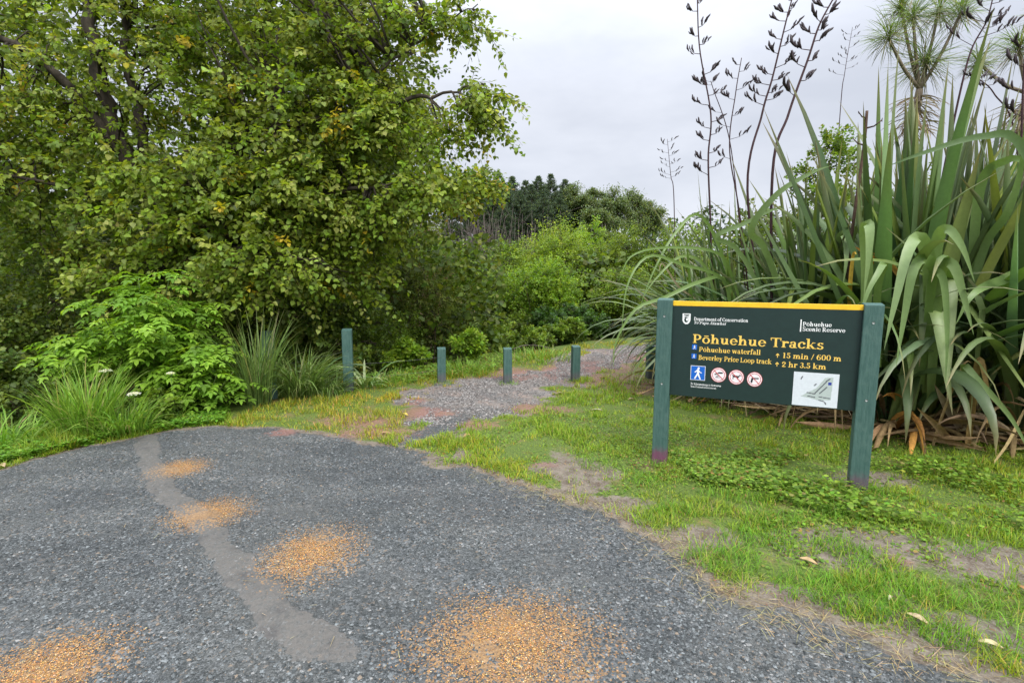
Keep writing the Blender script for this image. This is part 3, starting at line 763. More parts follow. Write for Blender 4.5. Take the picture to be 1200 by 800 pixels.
# ------------------------------------------------------------------ the sign
A_, B_ = G(773, 541), G(1004, 573)
ux = norm(np.array([B_[0] - A_[0], B_[1] - A_[1], 0])); ang = math.atan2(ux[1], ux[0])
nrm_ = np.array([ux[1], -ux[0], 0])                  # toward the camera
SO = np.array([A_[0], A_[1], gz(*A_)])
def SP(px, py, off=.022):
    r = ray(px, py); o = np.array([0, 0, CH]); base = SO + nrm_ * off
    t = ((base - o) @ nrm_) / (r @ nrm_); p = o + r * t - SO
    return np.array([p @ ux, p[2]])
sign = empty('information_sign', SO, ang, label='dark green track sign with a yellow top edge between two green posts', cat='sign')
W_ = float(np.linalg.norm(B_ - A_))
hL = SP(778, 351)[1]; hR = SP(1024, 357)[1]
pw, pd_ = .115, .10
for (u, h) in ((0, hL), (W_, hR)):
    b = post_bag(h, pw, pd_, 1.0 if u == 0 else .55, .01); o = b.build('post', M_post, sign); o.location = (u, 0, 0); 
print('sign', W_, hL, hR, SP(786, 458), SP(786, 351), SP(995, 486), SP(1012, 357))
u0, u1 = pw / 2 + .001, W_ - pw / 2 - .001
vb = (SP(786, 458)[1] + SP(995, 486)[1]) / 2; vt = (SP(786, 358)[1] + SP(1012, 364)[1]) / 2
pth = .03
bx = Bag(); box(bx, ((u0 + u1) / 2, -.004, (vb + vt) / 2), (u1 - u0, pth, vt - vb), (.012, .03, .027), .002)
M_panel = simple_mat('sign_panel_enamel', None, .42, .45, 25, .10, .05)
M_print = simple_mat('printed_vinyl', None, .75, .15, 60, .05, 0)
panel = bx.build('panel', M_panel, sign)
bx = Bag(); box(bx, ((u0 + u1) / 2, -.004, vt + .019), (u1 - u0, pth + .004, .036), (.83, .50, .025), .002)
bx.build('yellow_edge', M_panel, sign)
ZF = .019 + .0012                                      # front of panel
Q = lambda x, y: SP(740 + x / 3.078, 330 + y / 3.078, .02)   # photograph crop coordinates -> panel coordinates
YEL, WHT = (.85, .56, .12), (.80, .81, .80)
def line(s, l, r_, cap_px, col, rows=20, shear=0, name='lettering'):
    b = Bag(); a, c = Q(*l), Q(*r_)
    cap = Q(l[0], l[1] - cap_px)[1] - a[1]
    text_bag(b, s, a[0], (a[1] + c[1]) / 2, c[0], cap, col, ZF, rows, shear)
    b.build(name, M_print, panel)
line('Pōhuehue Tracks', (220, 215), (694, 250), 31, YEL, 34)
line('Pōhuehue waterfall', (243, 250), (466, 265), 17, YEL, 20)
line('Beverley Price Loop track', (241, 277), (505, 301), 17, YEL, 20)
line('^ 15 min / 600 m', (518, 271), (757, 289), 19, YEL, 20)
line('^ 2 hr 3.5 km', (516, 303), (702, 318), 19, YEL, 20)
line('Department of Conservation', (225, 138), (421, 148), 12, WHT, 16)
line('Te Papa Atawhai', (224, 151), (340, 157), 9.5, WHT, 14, .25)
line('Pōhuehue', (617, 159), (722, 164), 15, WHT, 16)
line('Scenic Reserve', (616, 177), (771, 184), 15, WHT, 16)
line('Te Kāwanatanga o Aotearoa', (213, 370), (323, 380), 7.5, WHT, 12)
line('New Zealand Government', (213, 380), (305, 387), 6, WHT, 12)
def pict(cx, cy, hw, hh, layers, name, n=64):
    c = Q(cx, cy); w = (Q(cx + hw, cy)[0] - Q(cx - hw, cy)[0]) / 2; h = (Q(cx, cy - hh)[1] - Q(cx, cy + hh)[1]) / 2
    xs = (np.arange(n) + .5) / n * 2 - 1
    XX, YY = np.meshgrid(xs, xs); b = Bag()
    for i, (f, col) in enumerate(layers):
        add_raster(b, raster_faces(f(XX, YY), c[0] - w, c[1] - h, 2 * w / n, 2 * h / n, ZF + .0004 * i), col)
    return b.build(name, M_print, panel)
def seg(X, Y, a, b, w):
    ex, ey = b[0] - a[0], b[1] - a[1]; t = np.clip(((X - a[0]) * ex + (Y - a[1]) * ey) / (ex * ex + ey * ey), 0, 1)
    return np.hypot(X - a[0] - ex * t, Y - a[1] - ey * t) < w
def segs(L, w): return lambda X, Y: np.any([seg(X, Y, a, b, w) for a, b in L], axis=0)
BLU = (.015, .12, .50)
inb = lambda m: (lambda X, Y: (abs(X) < m) & (abs(Y) < m))
def walker(X, Y):
    m = np.hypot(X - .08, Y - .66) < .15
    for a, b, w in (((.0, .42), (.02, -.05), .15), ((.0, -.05), (-.38, -.75), .10), ((.04, -.05), (.18, -.45), .11), ((.18, -.45), (.34, -.78), .09), ((-.02, .42), (-.38, .12), .075), ((.06, .42), (.26, .12), .07), ((.26, .12), (.46, .06), .06)):
        m |= seg(X, Y, a, b, w)
    return m
pict(239.5, 329, 26.5, 26, [(inb(1), WHT), (inb(.93), BLU), (walker, WHT)], 'walking_icon')
pict(227.5, 235.5, 9, 9, [(inb(1), BLU), (lambda X, Y: walker(X * 1.05, Y * 1.05), WHT)], 'small_walking_icon', 32)
pict(225.5, 268, 9, 9, [(inb(1), BLU), (lambda X, Y: walker(X * 1.05, Y * 1.05), WHT)], 'small_walking_icon', 32)
RED, BLK, DKG = (.55, .06, .06), (.03, .03, .035), (.012, .03, .027)
disc = lambda r: (lambda X, Y: np.hypot(X, Y) < r)
rng_ = lambda r0, r1: (lambda X, Y: (np.hypot(X, Y) < r1) & (np.hypot(X, Y) > r0))
slash = lambda X, Y: seg(X, Y, (-.58, .58), (.58, -.58), .05)
bird = lambda X, Y: seg(X, Y, (-.45, .05), (.05, .28), .07) | seg(X, Y, (.05, .30), (.45, .30), .10) | seg(X, Y, (-.3, -.25), (-.05, .0), .035) | seg(X, Y, (-.2, -.3), (.1, -.1), .03) | seg(X, Y, (-.4, -.35), (.2, -.35), .03)
dog = lambda X, Y: seg(X, Y, (-.35, .1), (.25, .08), .12) | seg(X, Y, (.3, .1), (.45, .28), .07) | seg(X, Y, (-.4, .05), (-.42, -.25), .05) | seg(X, Y, (.2, .05), (.2, -.25), .05) | seg(X, Y, (-.5, .3), (-.42, .1), .04) | seg(X, Y, (.45, .28), (.6, .25), .05)
gun = lambda X, Y: seg(X, Y, (-.25, .12), (.45, .15), .09) | seg(X, Y, (-.3, .05), (-.38, -.35), .13) | seg(X, Y, (.0, .0), (.1, -.12), .05)
for (cx, cy, f) in ((314, 336, bird), (378, 344, dog), (444, 352, gun)):
    pict(cx, cy, 28, 26.5, [(disc(1), RED), (disc(.94), (.80, .74, .76)), (rng_(.74, .82), RED), (f, BLK), (slash, RED)], 'prohibition_icon', 72)
def shield(X, Y, s=1.0):
    X, Y = X / s, Y / s
    return (abs(X) < .9) & (Y < .95) & ((Y > -.1) | ((X / .9) ** 2 + ((Y + .1) / .88) ** 2 < 1))
def koru(X, Y):
    m = (np.hypot(X + .02, Y + .18) < .48) & ~((np.hypot(X - .16, Y + .12) < .27))
    m |= (Y > .62) & (Y < .78) & (abs(X) < .62)
    m |= seg(X, Y, (-.45, .30), (.05, .50), .07) | seg(X, Y, (.05, .50), (.5, .42), .06)
    return m
pict(198.5, 133.5, 16, 20, [(shield, WHT), (koru, DKG)], 'emblem', 64)
pict(611, 158, 2.2, 22, [(inb(1), WHT)], 'divider_bar', 4)
# map sheet (a thin laminated sheet fixed on the panel)
ms = [Q(587, 321), Q(751, 337), Q(740, 461), Q(578, 438)]
ma0, ma1 = (ms[0][0] + ms[3][0]) / 2, (ms[1][0] + ms[2][0]) / 2; mv1, mv0 = (ms[0][1] + ms[1][1]) / 2, (ms[2][1] + ms[3][1]) / 2
bx = Bag(); box(bx, ((ma0 + ma1) / 2, -ZF - .0005, (mv0 + mv1) / 2), (ma1 - ma0, .002, mv1 - mv0), (.62, .66, .70), 0)
mp_ = bx.build('map_sheet', M_print, panel)
b = Bag(); n = 96; xs = (np.arange(n) + .5) / n * 2 - 1; XX, YY = np.meshgrid(xs, xs)
area = (poly_sd([(-.62, -.45), (-.3, -.15), (.05, .1), (.4, .75), (.75, .8), (.7, -.55), (.1, -.6), (-.3, -.5)], XX, YY) < 0)
hw, hh = (ma1 - ma0) / 2, (mv1 - mv0) / 2
def mlay(m, col, k): add_raster(b, raster_faces(m, ma0, mv0, 2 * hw / n, 2 * hh / n, ZF + .0018 + .0003 * k), col)
mlay(area, (.42, .48, .46), 0)
mlay(segs([((0, -.2), (.45, .5)), ((.2, -.2), (.5, .2)), ((-.35, -.2), (.0, -.25)), ((-.3, -.4), (.0, -.45)), ((.2, -.4), (.65, -.45)), ((.2, -.6), (.4, -.65)), ((.45, .55), (.6, .7)), ((-.66, .6), (-.6, .75)), ((-.05, .25), (.02, .35)), ((.45, -.7), (.5, -.8))], .028)(XX, YY), (.12, .13, .14), 1)
mlay((abs(XX - .62) < .07) & (abs(YY - .42) < .09), (.03, .05, .3), 2)
b.build('map_print', M_print, mp_) if False else b.build('map_drawing', M_print, panel)
# bolts on the posts
for u in (0, W_):
    b = Bag()
    for z in (vt - .08, vb + .09):
        a = np.arange(8) * PI / 4
        ringp = np.stack([u + .009 * np.cos(a), np.full(8, -pd_ / 2 - .0035), z + .009 * np.sin(a)], -1)
        ring2 = ringp + np.array([0, .008, 0]); V = np.vstack([ringp, ring2])
        i = np.arange(8); b.add(V, [np.stack([i, (i + 1) % 8, (i + 1) % 8 + 8, i + 8], -1), np.arange(8)[None]], (.25, .27, .26))
    b.build('bolt', M_metal, sign)

# ------------------------------------------------------------------ trees
BARK = (.055, .045, .035)
def ell_clusters(spec, n):
    """spec rows: px, py, rx, ry (photograph units), depth, depth radius, weight -> cluster centres"""
    spec = np.asarray(spec, float); w = spec[:, 6] / spec[:, 6].sum()
    idx = rng.choice(len(spec), n, p=w); out = []
    for i in idx:
        px, py, rx, ry, d, dr, _ = spec[i]
        v = rand_dir(1)[0] * rng.random() ** .4
        out.append(at(px + rx * v[0], py - ry * v[2], d + dr * v[1]))
    return np.array(out)
def near_pt(P, Q):
    d = ((P[:, None] - Q[None]) ** 2).sum(-1); return d.argmin(1)
def big_tree(name, label, cat, limbs, spec, ncl, L, pal, base, shl=.5, nl=15, per=3, twig=.004, hang=.45, gaps=None, upb=.65, tmpl=L6, droop=.35):
    root = empty(name, base, label=label, cat=cat)
    base = np.asarray(base, float)
    allp = []
    for i, (pts, r0, r1) in enumerate(limbs):
        pts = np.asarray(pts, float)
        P = spline(pts, 6 * len(pts)); P[1:-1] += rng.normal(size=P[1:-1].shape) * .02
        b = Bag(); tube(b, P, np.linspace(r0, r1, len(P)), BARK, 9, .18)
        b.build('trunk' if i == 0 else 'limb', M_bark, root, base, smooth=True)
        if i: allp.append(P)
        else: allp.append(P[len(P) // 2:])
    Q = np.concatenate(allp)
    C = ell_clusters(spec, ncl)
    if gaps is not None: C = C[[gaps(c) for c in C]]
    q = Q[near_pt(C, Q)]
    b = Bag()
    # wood: boughs from limbs to clusters
    for c, a in zip(C, q):
        dd = np.linalg.norm(c - a)
        if dd > .25 and rng.random() < .35:
            m = (a + c) / 2 + np.array([0, 0, .12 * dd]) + rng.normal(size=3) * .05 * dd
            tube(b, [a, (a + m) / 2 + rng.normal(size=3) * .03, m, (m + c) / 2 + rng.normal(size=3) * .03, c], np.array([.018, .014, .011, .007, .004]) * min(1.6, .6 + dd * .5), BARK, 5)
    if b.n: b.build('boughs', M_twig, root, base)
    out = norm(C - q + 1e-3) * np.array([1, 1, .35])
    O = np.repeat(C, per, 0); D = norm(np.repeat(out, per, 0) * .8 + rng.normal(size=(len(O), 3)) * np.array([.75, .75, .3]))
    b = Bag()
    shoots(b, O, D, shl * (.6 + .7 * rng.random(len(O))), nl, L, pal, tmpl, droop=droop, hang=hang, upb=upb, twig=twig, twigcol=(.09, .06, .035), face=(.05, -.35, 0), tmin=.05)
    b.build('crown', M_leaf, root, base)
    return root
def pts(*a): return [at(*p) for p in a]
POP = [(.18, .26, .026, 5), (.25, .33, .05, 3), (.10, .155, .018, 2.5), (.33, .39, .09, 1.8), (.46, .38, .03, .25)]
POPL = [(.19, .27, .045, 5), (.25, .33, .07, 3), (.10, .18, .03, 3), (.28, .30, .05, .8)]
def base_at(px, d):
    p = at(px, 400, d); return (p[0], p[1], gz(p[0], p[1]))
t1 = base_at(192, 8.2); T1 = np.array(t1)
limbs1 = [
    ([T1 - [0, 0, .2]] + pts((188, 380, 8.2), (186, 300, 8.1), (182, 255, 8.1), (160, 205, 8.1), (137, 160, 8.1), (120, 110, 8.1), (108, 40, 8.2), (98, -60, 8.3), (90, -180, 8.4)), .17, .06),
    (pts((150, 185, 8.1), (100, 130, 8.0), (72, 92, 7.9), (40, 68, 7.8), (-20, 30, 7.6), (-120, -30, 7.4)), .085, .03),
    (pts((182, 255, 8.1), (172, 180, 8.3), (156, 110, 8.4), (146, 40, 8.5), (140, -80, 8.6)), .09, .04),
    (pts((184, 270, 8.1), (230, 205, 7.9), (300, 160, 7.7), (390, 135, 7.6), (470, 118, 7.6), (520, 112, 7.6), (565, 98, 7.6)), .075, .008),
    (pts((186, 310, 8.1), (250, 275, 7.7), (330, 245, 7.5), (410, 222, 7.4), (470, 218, 7.4), (530, 228, 7.4)), .055, .008),
    (pts((182, 262, 8.1), (120, 235, 7.8), (60, 215, 7.5), (-30, 200, 7.2)), .05, .015),
    (pts((187, 320, 8.1), (230, 300, 7.4), (290, 290, 6.9), (340, 300, 6.7)), .04, .01),
    (pts((390, 135, 7.6), (450, 80, 7.7), (510, 35, 7.8), (560, 5, 7.8)), .025, .007),
]
spec1 = [(120, 60, 190, 110, 8.3, 1.2, 2.6), (60, 200, 130, 110, 7.9, 1.0, 1.7), (245, 235, 125, 65, 7.1, .5, 1.7), (330, 165, 120, 90, 7.6, .7, 1.6),
         (408, 240, 74, 58, 7.5, .4, 1.1), (300, 305, 60, 40, 6.8, .35, .7), (190, 300, 100, 60, 7.4, .5, .8), (435, 130, 62, 60, 7.7, .5, .75), (395, 40, 115, 60, 8.0, .8, 1.2), (560, 122, 26, 34, 7.6, .25, .22), (518, 160, 30, 20, 7.6, .25, .10), (530, 22, 45, 24, 7.8, .3, .25),
         (500, 222, 56, 20, 7.4, .35, .36), (395, 310, 55, 35, 7.6, .4, .4), (240, -70, 300, 70, 8.2, 1.4, 1.2), (-110, 120, 110, 200, 7.6, 1.2, 1.0)]
def off_trunk(c):
    v = c - np.array([0, 0, CH]); yy = v[1] * cp - v[2] * sp_; px_ = 600 + F * v[0] / yy; py_ = 400 - F * (v[2] * cp + v[1] * sp_) / yy
    tr = [((98, -60), (108, 40)), ((108, 40), (120, 110)), ((120, 110), (160, 205)), ((160, 205), (186, 300)), ((20, 55), (72, 92)), ((72, 92), (150, 185)), ((146, 20), (172, 180))]
    dd = min(float(seg_d(px_, py_, *t)) for t in tr)
    return not (dd < 26 and c[1] < 8.3 and random.random() < .55)
def seg_d(x, y, a, b):
    ex, ey = b[0] - a[0], b[1] - a[1]; t = min(1, max(0, ((x - a[0]) * ex + (y - a[1]) * ey) / (ex * ex + ey * ey)))
    return math.hypot(x - a[0] - ex * t, y - a[1] - ey * t)
big_tree('poplar_tree', 'large leaning tree with heart-shaped leaves filling the upper left, dark trunk low on the left', 'tree', limbs1, spec1, 1750, .066, POP, t1, hang=.5, gaps=off_trunk, nl=16)
t2 = base_at(296, 10.5); T2 = np.array(t2)
limbs2 = [([T2 - [0, 0, .2]] + pts((298, 330, 10.5), (284, 200, 10.5), (300, 150, 10.5), (312, 90, 10.5), (315, 10, 10.5), (325, -90, 10.6)), .17, .07),
          (pts((284, 200, 10.5), (262, 110, 10.4), (280, 50, 10.4), (300, -20, 10.4)), .06, .03), (pts((312, 90, 10.5), (350, 50, 10.4), (390, 10, 10.4), (410, -60, 10.4)), .09, .04), (pts((300, 150, 10.5), (360, 120, 10.2), (430, 90, 10.1), (490, 60, 10)), .05, .01)]
spec2 = [(300, 80, 150, 120, 10.5, 1.2, 3), (400, 60, 100, 80, 10.3, 1, 1.5), (300, 220, 120, 90, 10.2, .9, 1.3), (420, 190, 90, 80, 10.1, .8, 1.3), (330, -60, 180, 60, 10.5, 1.2, 1.2)]
big_tree('poplar_tree', 'tree with upright forking dark trunk standing behind the large leaning tree', 'tree', limbs2, spec2, 620, .085, [(.12, .18, .02, 4), (.18, .25, .03, 2), (.07, .11, .015, 3)], t2, shl=.6, hang=.5)
t3 = base_at(452, 12.5); T3 = np.array(t3)
limbs3 = [([T3 - [0, 0, .2]] + pts((451, 300, 12.5), (452, 255, 12.5), (455, 200, 12.5), (462, 130, 12.5), (470, 70, 12.5)), .15, .04),
          (pts((452, 240, 12.5), (480, 235, 12.3), (520, 222, 12.2), (548, 225, 12.1)), .03, .008), (pts((455, 200, 12.5), (420, 150, 12.5), (400, 90, 12.5)), .06, .02)]
spec3 = [(465, 150, 45, 60, 12.5, .7, 2), (528, 216, 50, 24, 12.0, .5, 1.6), (420, 140, 60, 80, 12.6, .8, 1.5), (545, 222, 28, 14, 12, .4, .6)]
big_tree('poplar_tree', 'slim yellowing tree with a bare dark stem between the leaning tree and the pines', 'tree', limbs3, spec3, 330, .075, [(.20, .28, .03, 4), (.32, .33, .03, 2), (.10, .17, .02, 2), (.38, .26, .04, .5)], t3, shl=.6, hang=.45)

# ------------------------------------------------------------------ shrubs and bush
def shrub(name, label, cat, px, ptop, hw, d, pal, n=6000, L=.05, tmpl=L6, lobes=12, per=14, stems=5, group=None, dr=None, open_=0.35, upb=.7, hang=.15, zoff=0, shl=None, stemr=.02, trunkfrac=.25, wr=1., droop=.1, stemcol=(.06, .045, .03), mat=None):
    c = at(px, ptop, d); x, y = c[0], c[1]; z0 = gz(x, y) + zoff; H = c[2] - z0
    R = hw / F * d; dr = dr or min(R, 2.5)
    root = empty(name, (x, y, z0), label=label, cat=cat, group=group)
    base = np.array([x, y, z0])
    lo = []
    for i in range(lobes):
        v = rand_dir(1)[0]; s = rng.random() ** .33 * .72
        hgt = trunkfrac + (1 - trunkfrac) * (.5 + .5 * v[2] * s / .72 * .95)
        prof = math.sqrt(max(.08, 1 - (max(0, (hgt - .55)) / .5) ** 2))
        lo.append([v[0] * s * R * prof, v[1] * s * dr * prof, H * hgt * .9])
    lo = np.array(lo); lr = np.minimum(R, H * .5) * (.30 + .25 * rng.random(lobes))
    lr = np.minimum(lr, np.maximum((H - lo[:, 2]), lr * .55))
    b = Bag()
    for i in range(stems):
        e = lo[rng.integers(lobes)]; a0 = rng.random() * 6.3; s0 = np.array([math.cos(a0), math.sin(a0), 0]) * R * .12
        m = s0 * 1.3 + (e - s0) * .5 + rng.normal(size=3) * R * .08
        tube(b, spline([s0 - [0, 0, .1], m, e], 8), np.linspace(stemr, stemr * .35, 8), stemcol, 6)
    for e, r_ in zip(lo, lr):
        for _ in range(3):
            v = rand_dir(1)[0]; tube(b, [e - v * r_ * .3, e + rng.normal(size=3) * r_ * .1, e + v * r_ * .9], np.array([.5, .35, .15]) * stemr, stemcol, 4)
    b.build('stems', M_twig, root)
    ns = max(lobes, n // per)
    li = rng.choice(lobes, ns, p=lr ** 2 / (lr ** 2).sum())
    D = rand_dir(ns); D[:, 2] = D[:, 2] * .85 + .15; D = norm(D)
    ln = lr[li] * (.55 + .65 * rng.random(ns))
    O = lo[li] + D * (lr[li] * open_)[:, None] * rng.random((ns, 1))
    b = Bag()
    shoots(b, O, D, ln if shl is None else shl, per, L, pal, tmpl, droop=droop, hang=hang, upb=upb, spread=1., wr=wr, tmin=.3)
    b.V[-1][:, 2] = np.maximum(b.V[-1][:, 2], .01)
    b.build('leaves', mat or M_leaf, root)
    return root
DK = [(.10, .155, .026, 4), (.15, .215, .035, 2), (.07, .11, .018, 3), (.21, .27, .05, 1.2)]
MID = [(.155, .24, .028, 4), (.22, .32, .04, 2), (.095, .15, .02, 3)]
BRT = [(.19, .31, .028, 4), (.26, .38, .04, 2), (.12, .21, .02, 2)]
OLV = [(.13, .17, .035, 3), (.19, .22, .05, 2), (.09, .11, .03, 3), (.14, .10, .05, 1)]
# dark undergrowth behind the left edge
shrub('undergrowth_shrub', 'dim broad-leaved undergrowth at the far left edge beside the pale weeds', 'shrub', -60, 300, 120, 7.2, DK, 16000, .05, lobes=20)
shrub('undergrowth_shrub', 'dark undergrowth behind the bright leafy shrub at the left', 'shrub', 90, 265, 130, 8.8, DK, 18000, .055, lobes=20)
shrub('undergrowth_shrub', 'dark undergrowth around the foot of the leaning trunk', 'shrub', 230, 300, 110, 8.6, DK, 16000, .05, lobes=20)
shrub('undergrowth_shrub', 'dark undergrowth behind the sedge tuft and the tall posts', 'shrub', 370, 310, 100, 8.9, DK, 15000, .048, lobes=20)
shrub('undergrowth_shrub', 'weedy low shrub with dull olive leaves at the left edge of the picture', 'shrub', 5, 392, 62, 6.0, [(.12, .19, .04, 3), (.18, .24, .05, 1.5), (.08, .12, .03, 2)], 5500, .055, lobes=12)
shrub('sapling', 'young tree with pale round leaves hanging above the tall green post', 'shrub', 350, 345, 72, 8.4, POPL, 4200, .065, lobes=10, hang=.5, dr=.6)
# further back on the left, closing off the sky
shrub('background_tree', 'dense dark tree far behind the leaning tree at the left edge', 'tree', -40, -80, 230, 14, DK, 15000, .15, lobes=22, stemr=.1, trunkfrac=.1)
shrub('background_tree', 'dense dark tree behind the forking trunk', 'tree', 215, 100, 190, 15, DK, 14000, .15, lobes=20, stemr=.1, trunkfrac=.1)
shrub('background_tree', 'mid green tree behind the slim yellowing tree', 'tree', 395, 195, 110, 15.5, MID, 9000, .13, lobes=16, stemr=.08, trunkfrac=.1)
# middle, behind the path
TW = [(.21, .25, .06, 3), (.22, .17, .09, 1.2), (.15, .21, .04, 3)]
shrub('bushy_shrub', 'twiggy reddish brown shrub with sparse fine leaves behind the leftmost short post', 'shrub', 495, 300, 80, 11.0, TW, 14000, .045, LN, lobes=18, stems=14, open_=.5)
shrub('bushy_shrub', 'dark shrub behind the tall post and the strap leaves', 'shrub', 440, 320, 60, 9.8, MID, 9000, .04, LN, lobes=14)
shrub('bushy_shrub', 'green shrub with a rounded glossy top below the slim yellowing tree', 'shrub', 512, 258, 60, 14.0, BRT, 14000, .055, lobes=14)
shrub('bushy_shrub', 'bright green shrub at the left of the picture centre above the twiggy shrub', 'shrub', 450, 258, 52, 13.5, BRT, 8000, .055, lobes=12)
shrub('bush_tree', 'tall light green tree right of the picture centre, in front of the pines', 'tree', 645, 241, 66, 17.0, [(.22, .32, .035, 4), (.29, .38, .05, 2), (.14, .22, .025, 2)], 30000, .075, LN, lobes=24, trunkfrac=.15, stemr=.04)
shrub('bushy_shrub', 'bright yellow-green shrub low in the middle behind the path', 'shrub', 635, 292, 58, 13.2, BRT, 16000, .05, lobes=14, stems=9)
shrub('bushy_shrub', 'dark leafy shrub with glossy leaves behind the rightmost short post', 'shrub', 668, 352, 48, 12.4, [(.06, .13, .025, 4), (.10, .19, .04, 2), (.04, .08, .018, 3)], 6500, .06, lobes=12)
shrub('bushy_shrub', 'low mixed shrub behind the middle short post', 'shrub', 590, 352, 45, 12.2, MID, 5500, .05, lobes=12)
shrub('bush_tree', 'dark green tree between the light green tree and the flax', 'tree', 728, 250, 54, 16.0, [(.14, .21, .025, 4), (.21, .29, .035, 2), (.08, .12, .018, 3)], 24000, .065, LN, lobes=16, trunkfrac=.1, stemr=.04)
shrub('bushy_shrub', 'shadowy shrub at the end of the path behind the drooping flax leaves', 'shrub', 738, 310, 50, 13.6, MID, 10000, .05, lobes=14)
shrub('bushy_shrub', 'olive shrub closing the bend of the path behind the flax', 'shrub', 795, 256, 60, 14.6, MID, 12000, .05, lobes=14)
shrub('bushy_shrub', 'greyish green shrub left of the light green tree', 'shrub', 578, 262, 52, 16.5, MID, 15000, .06, lobes=14, stems=10)
shrub('bushy_shrub', 'yellow-green shrub top directly under the pines', 'shrub', 692, 256, 44, 19.5, BRT, 11000, .07, lobes=12)
# bare twiggy thicket
b = Bag(); c = at(560, 300, 24); z0 = gz(c[0], c[1])
for i in range(150):
    p = np.array([c[0] + rng.normal() * 1.5, c[1] + rng.normal() * 1., z0]); h = at(560, 250, 24)[2] - z0
    h *= .75 + .3 * rng.random(); q = p + [rng.normal() * .5, rng.normal() * .4, h]
    tube(b, [p, (p + q) / 2 + rng.normal(size=3) * .15, q], [.022, .015, .006], (.10, .08, .07), 4)
    for _ in range(3):
        s = p + (q - p) * (.5 + .5 * rng.random()); tube(b, [s, s + rng.normal(size=3) * np.array([.4, .4, .3]) + [0, 0, .4]], [.012, .005], (.10, .08, .07), 3)
b.build('bare_thicket', M_twig, origin=(c[0], c[1], z0), label='grey leafless thicket left of the centre below the pines', cat='thicket')
# small leafy plants along the bush edge
pg = 'leafy plants behind the short posts'
shrub('leafy_plant', 'low bright leafy plant just left of the leftmost short post', 'plant', 478, 398, 30, 8.4, BRT, 3000, .06, LN, lobes=8, stems=8, stemr=.006, wr=1.3, group=pg)
shrub('leafy_plant', 'upright bright leafy plant between the leftmost and middle short posts', 'plant', 545, 384, 22, 8.6, BRT, 2600, .055, LN, lobes=7, stems=8, stemr=.006, wr=1.3, group=pg)
shrub('leafy_plant', 'dark leafy plant at the foot of the bush behind the middle short post', 'plant', 622, 380, 34, 10.6, MID, 2600, .05, L6, lobes=8, stems=6, stemr=.008, group=pg)
shrub('leafy_plant', 'glossy leafy plant at the foot of the bush behind the rightmost short post', 'plant', 655, 368, 36, 11.4, MID, 2800, .05, L6, lobes=8, stems=6, stemr=.008, group=pg)
# dim mass filling the gully and the slope behind (reads as one)
def mass(name, label, specs, pal, n, L):
    b = Bag()
    for (px, ptop, pbot, hw, d) in specs:
        m = n; x = px + (rng.random(m) * 2 - 1) * hw; dd = d + rng.normal(size=m) * .6
        top = ptop + 14 * (fbm(x * .03, x * 0 + d, 3) - .5) * 2
        yy = top + (pbot - top) * rng.random(m)
        P = np.array([at(a, c_, e) for a, c_, e in zip(x, yy, dd)])
        leaves(b, P, rand_dir(m), norm(np.array([0, -.4, .8]) + rng.normal(size=(m, 3)) * .5), L * d / 14 * (.6 + .8 * rng.random(m)), pick(pal, m), L6)
    return b.build(name, M_leaf, kind='stuff', label=label)
shrub('background_tree', 'olive tree in the gap between the yellowing tree and the leafless thicket', 'tree', 478, 212, 62, 19.5, OLV, 12000, .09, lobes=18, stemr=.07, trunkfrac=.1)
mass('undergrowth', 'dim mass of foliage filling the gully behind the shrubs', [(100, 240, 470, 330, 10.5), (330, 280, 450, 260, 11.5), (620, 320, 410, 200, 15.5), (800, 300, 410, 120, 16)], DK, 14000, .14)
# leaf litter slope under the bush
# pines on the skyline
def pine_bags(H, seed):
    r_ = np.random.default_rng(seed)
    tb, lb = Bag(), Bag()
    lean = r_.normal() * .02 * H
    tube(tb, [(0, 0, -1), (lean * .4, 0, H * .5), (lean, 0, H)], [.24, .16, .03], (.09, .07, .06), 7)
    O, D, Ln = [], [], []
    z = H * .18
    while z < H * .99:
        f = (z / H); rad = min(3.3, (1 - f) * H * .62 + .08)
        k = r_.integers(6, 10) if f > .4 else r_.integers(2, 6)
        for j in range(k):
            a = r_.random() * 6.3; rl = rad * (.65 + .5 * r_.random())
            d = np.array([math.cos(a), math.sin(a), .12 + .35 * f]); d /= np.linalg.norm(d)
            tube(tb, [(lean * f, 0, z), (lean * f + d[0] * rl, d[1] * rl, z + d[2] * rl)], [.05, .015], (.09, .07, .06), 3)
            m = max(2, int(rl * 3.6))
            for q in range(m):
                s = .25 + .75 * (q + .5) / m
                O.append([lean * f + d[0] * rl * s, d[1] * rl * s, z + d[2] * rl * s]); D.append(d)
        z += H * .026 * (.7 + .6 * r_.random())
    O = np.array(O); D = np.array(D); O = np.repeat(O, 9, 0); D = norm(np.repeat(D, 9, 0) * .8 + rng.normal(size=(len(O), 3)) * .7 + [0, 0, .25])
    O = O + rng.normal(size=O.shape) * .10
    leaves(lb, O, D, rand_dir(len(O)), .34 + .22 * rng.random(len(O)), pick([(.075, .115, .078, 3), (.11, .15, .095, 2), (.055, .085, .06, 2)], len(O), .15), L4, .45)
    return tb, lb
def pine_root(tb, lb, loc, label):
    root = empty('pine_tree', loc, label=label, cat='tree', group='pines on the skyline')
    tb.build('trunk', M_bark, root); lb.build('crown', M_leaf, root); return root
def copy_tree(o, parent=None):
    c = o.copy(); COL.objects.link(c); c.parent = parent
    for ch in list(o.children): copy_tree(ch, c)
    return c
protos = []
skyline = [(556, 214, 84), (592, 215, 82), (624, 217, 84), (670, 216, 86), (545, 222, 92), (566, 206, 90), (583, 203, 88), (601, 207, 93), (617, 211, 88), (630, 207, 90), (646, 205, 94), (661, 210, 90), (575, 222, 80), (610, 224, 80), (637, 226, 78), (530, 235, 95), (590, 236, 76), (655, 228, 80)]
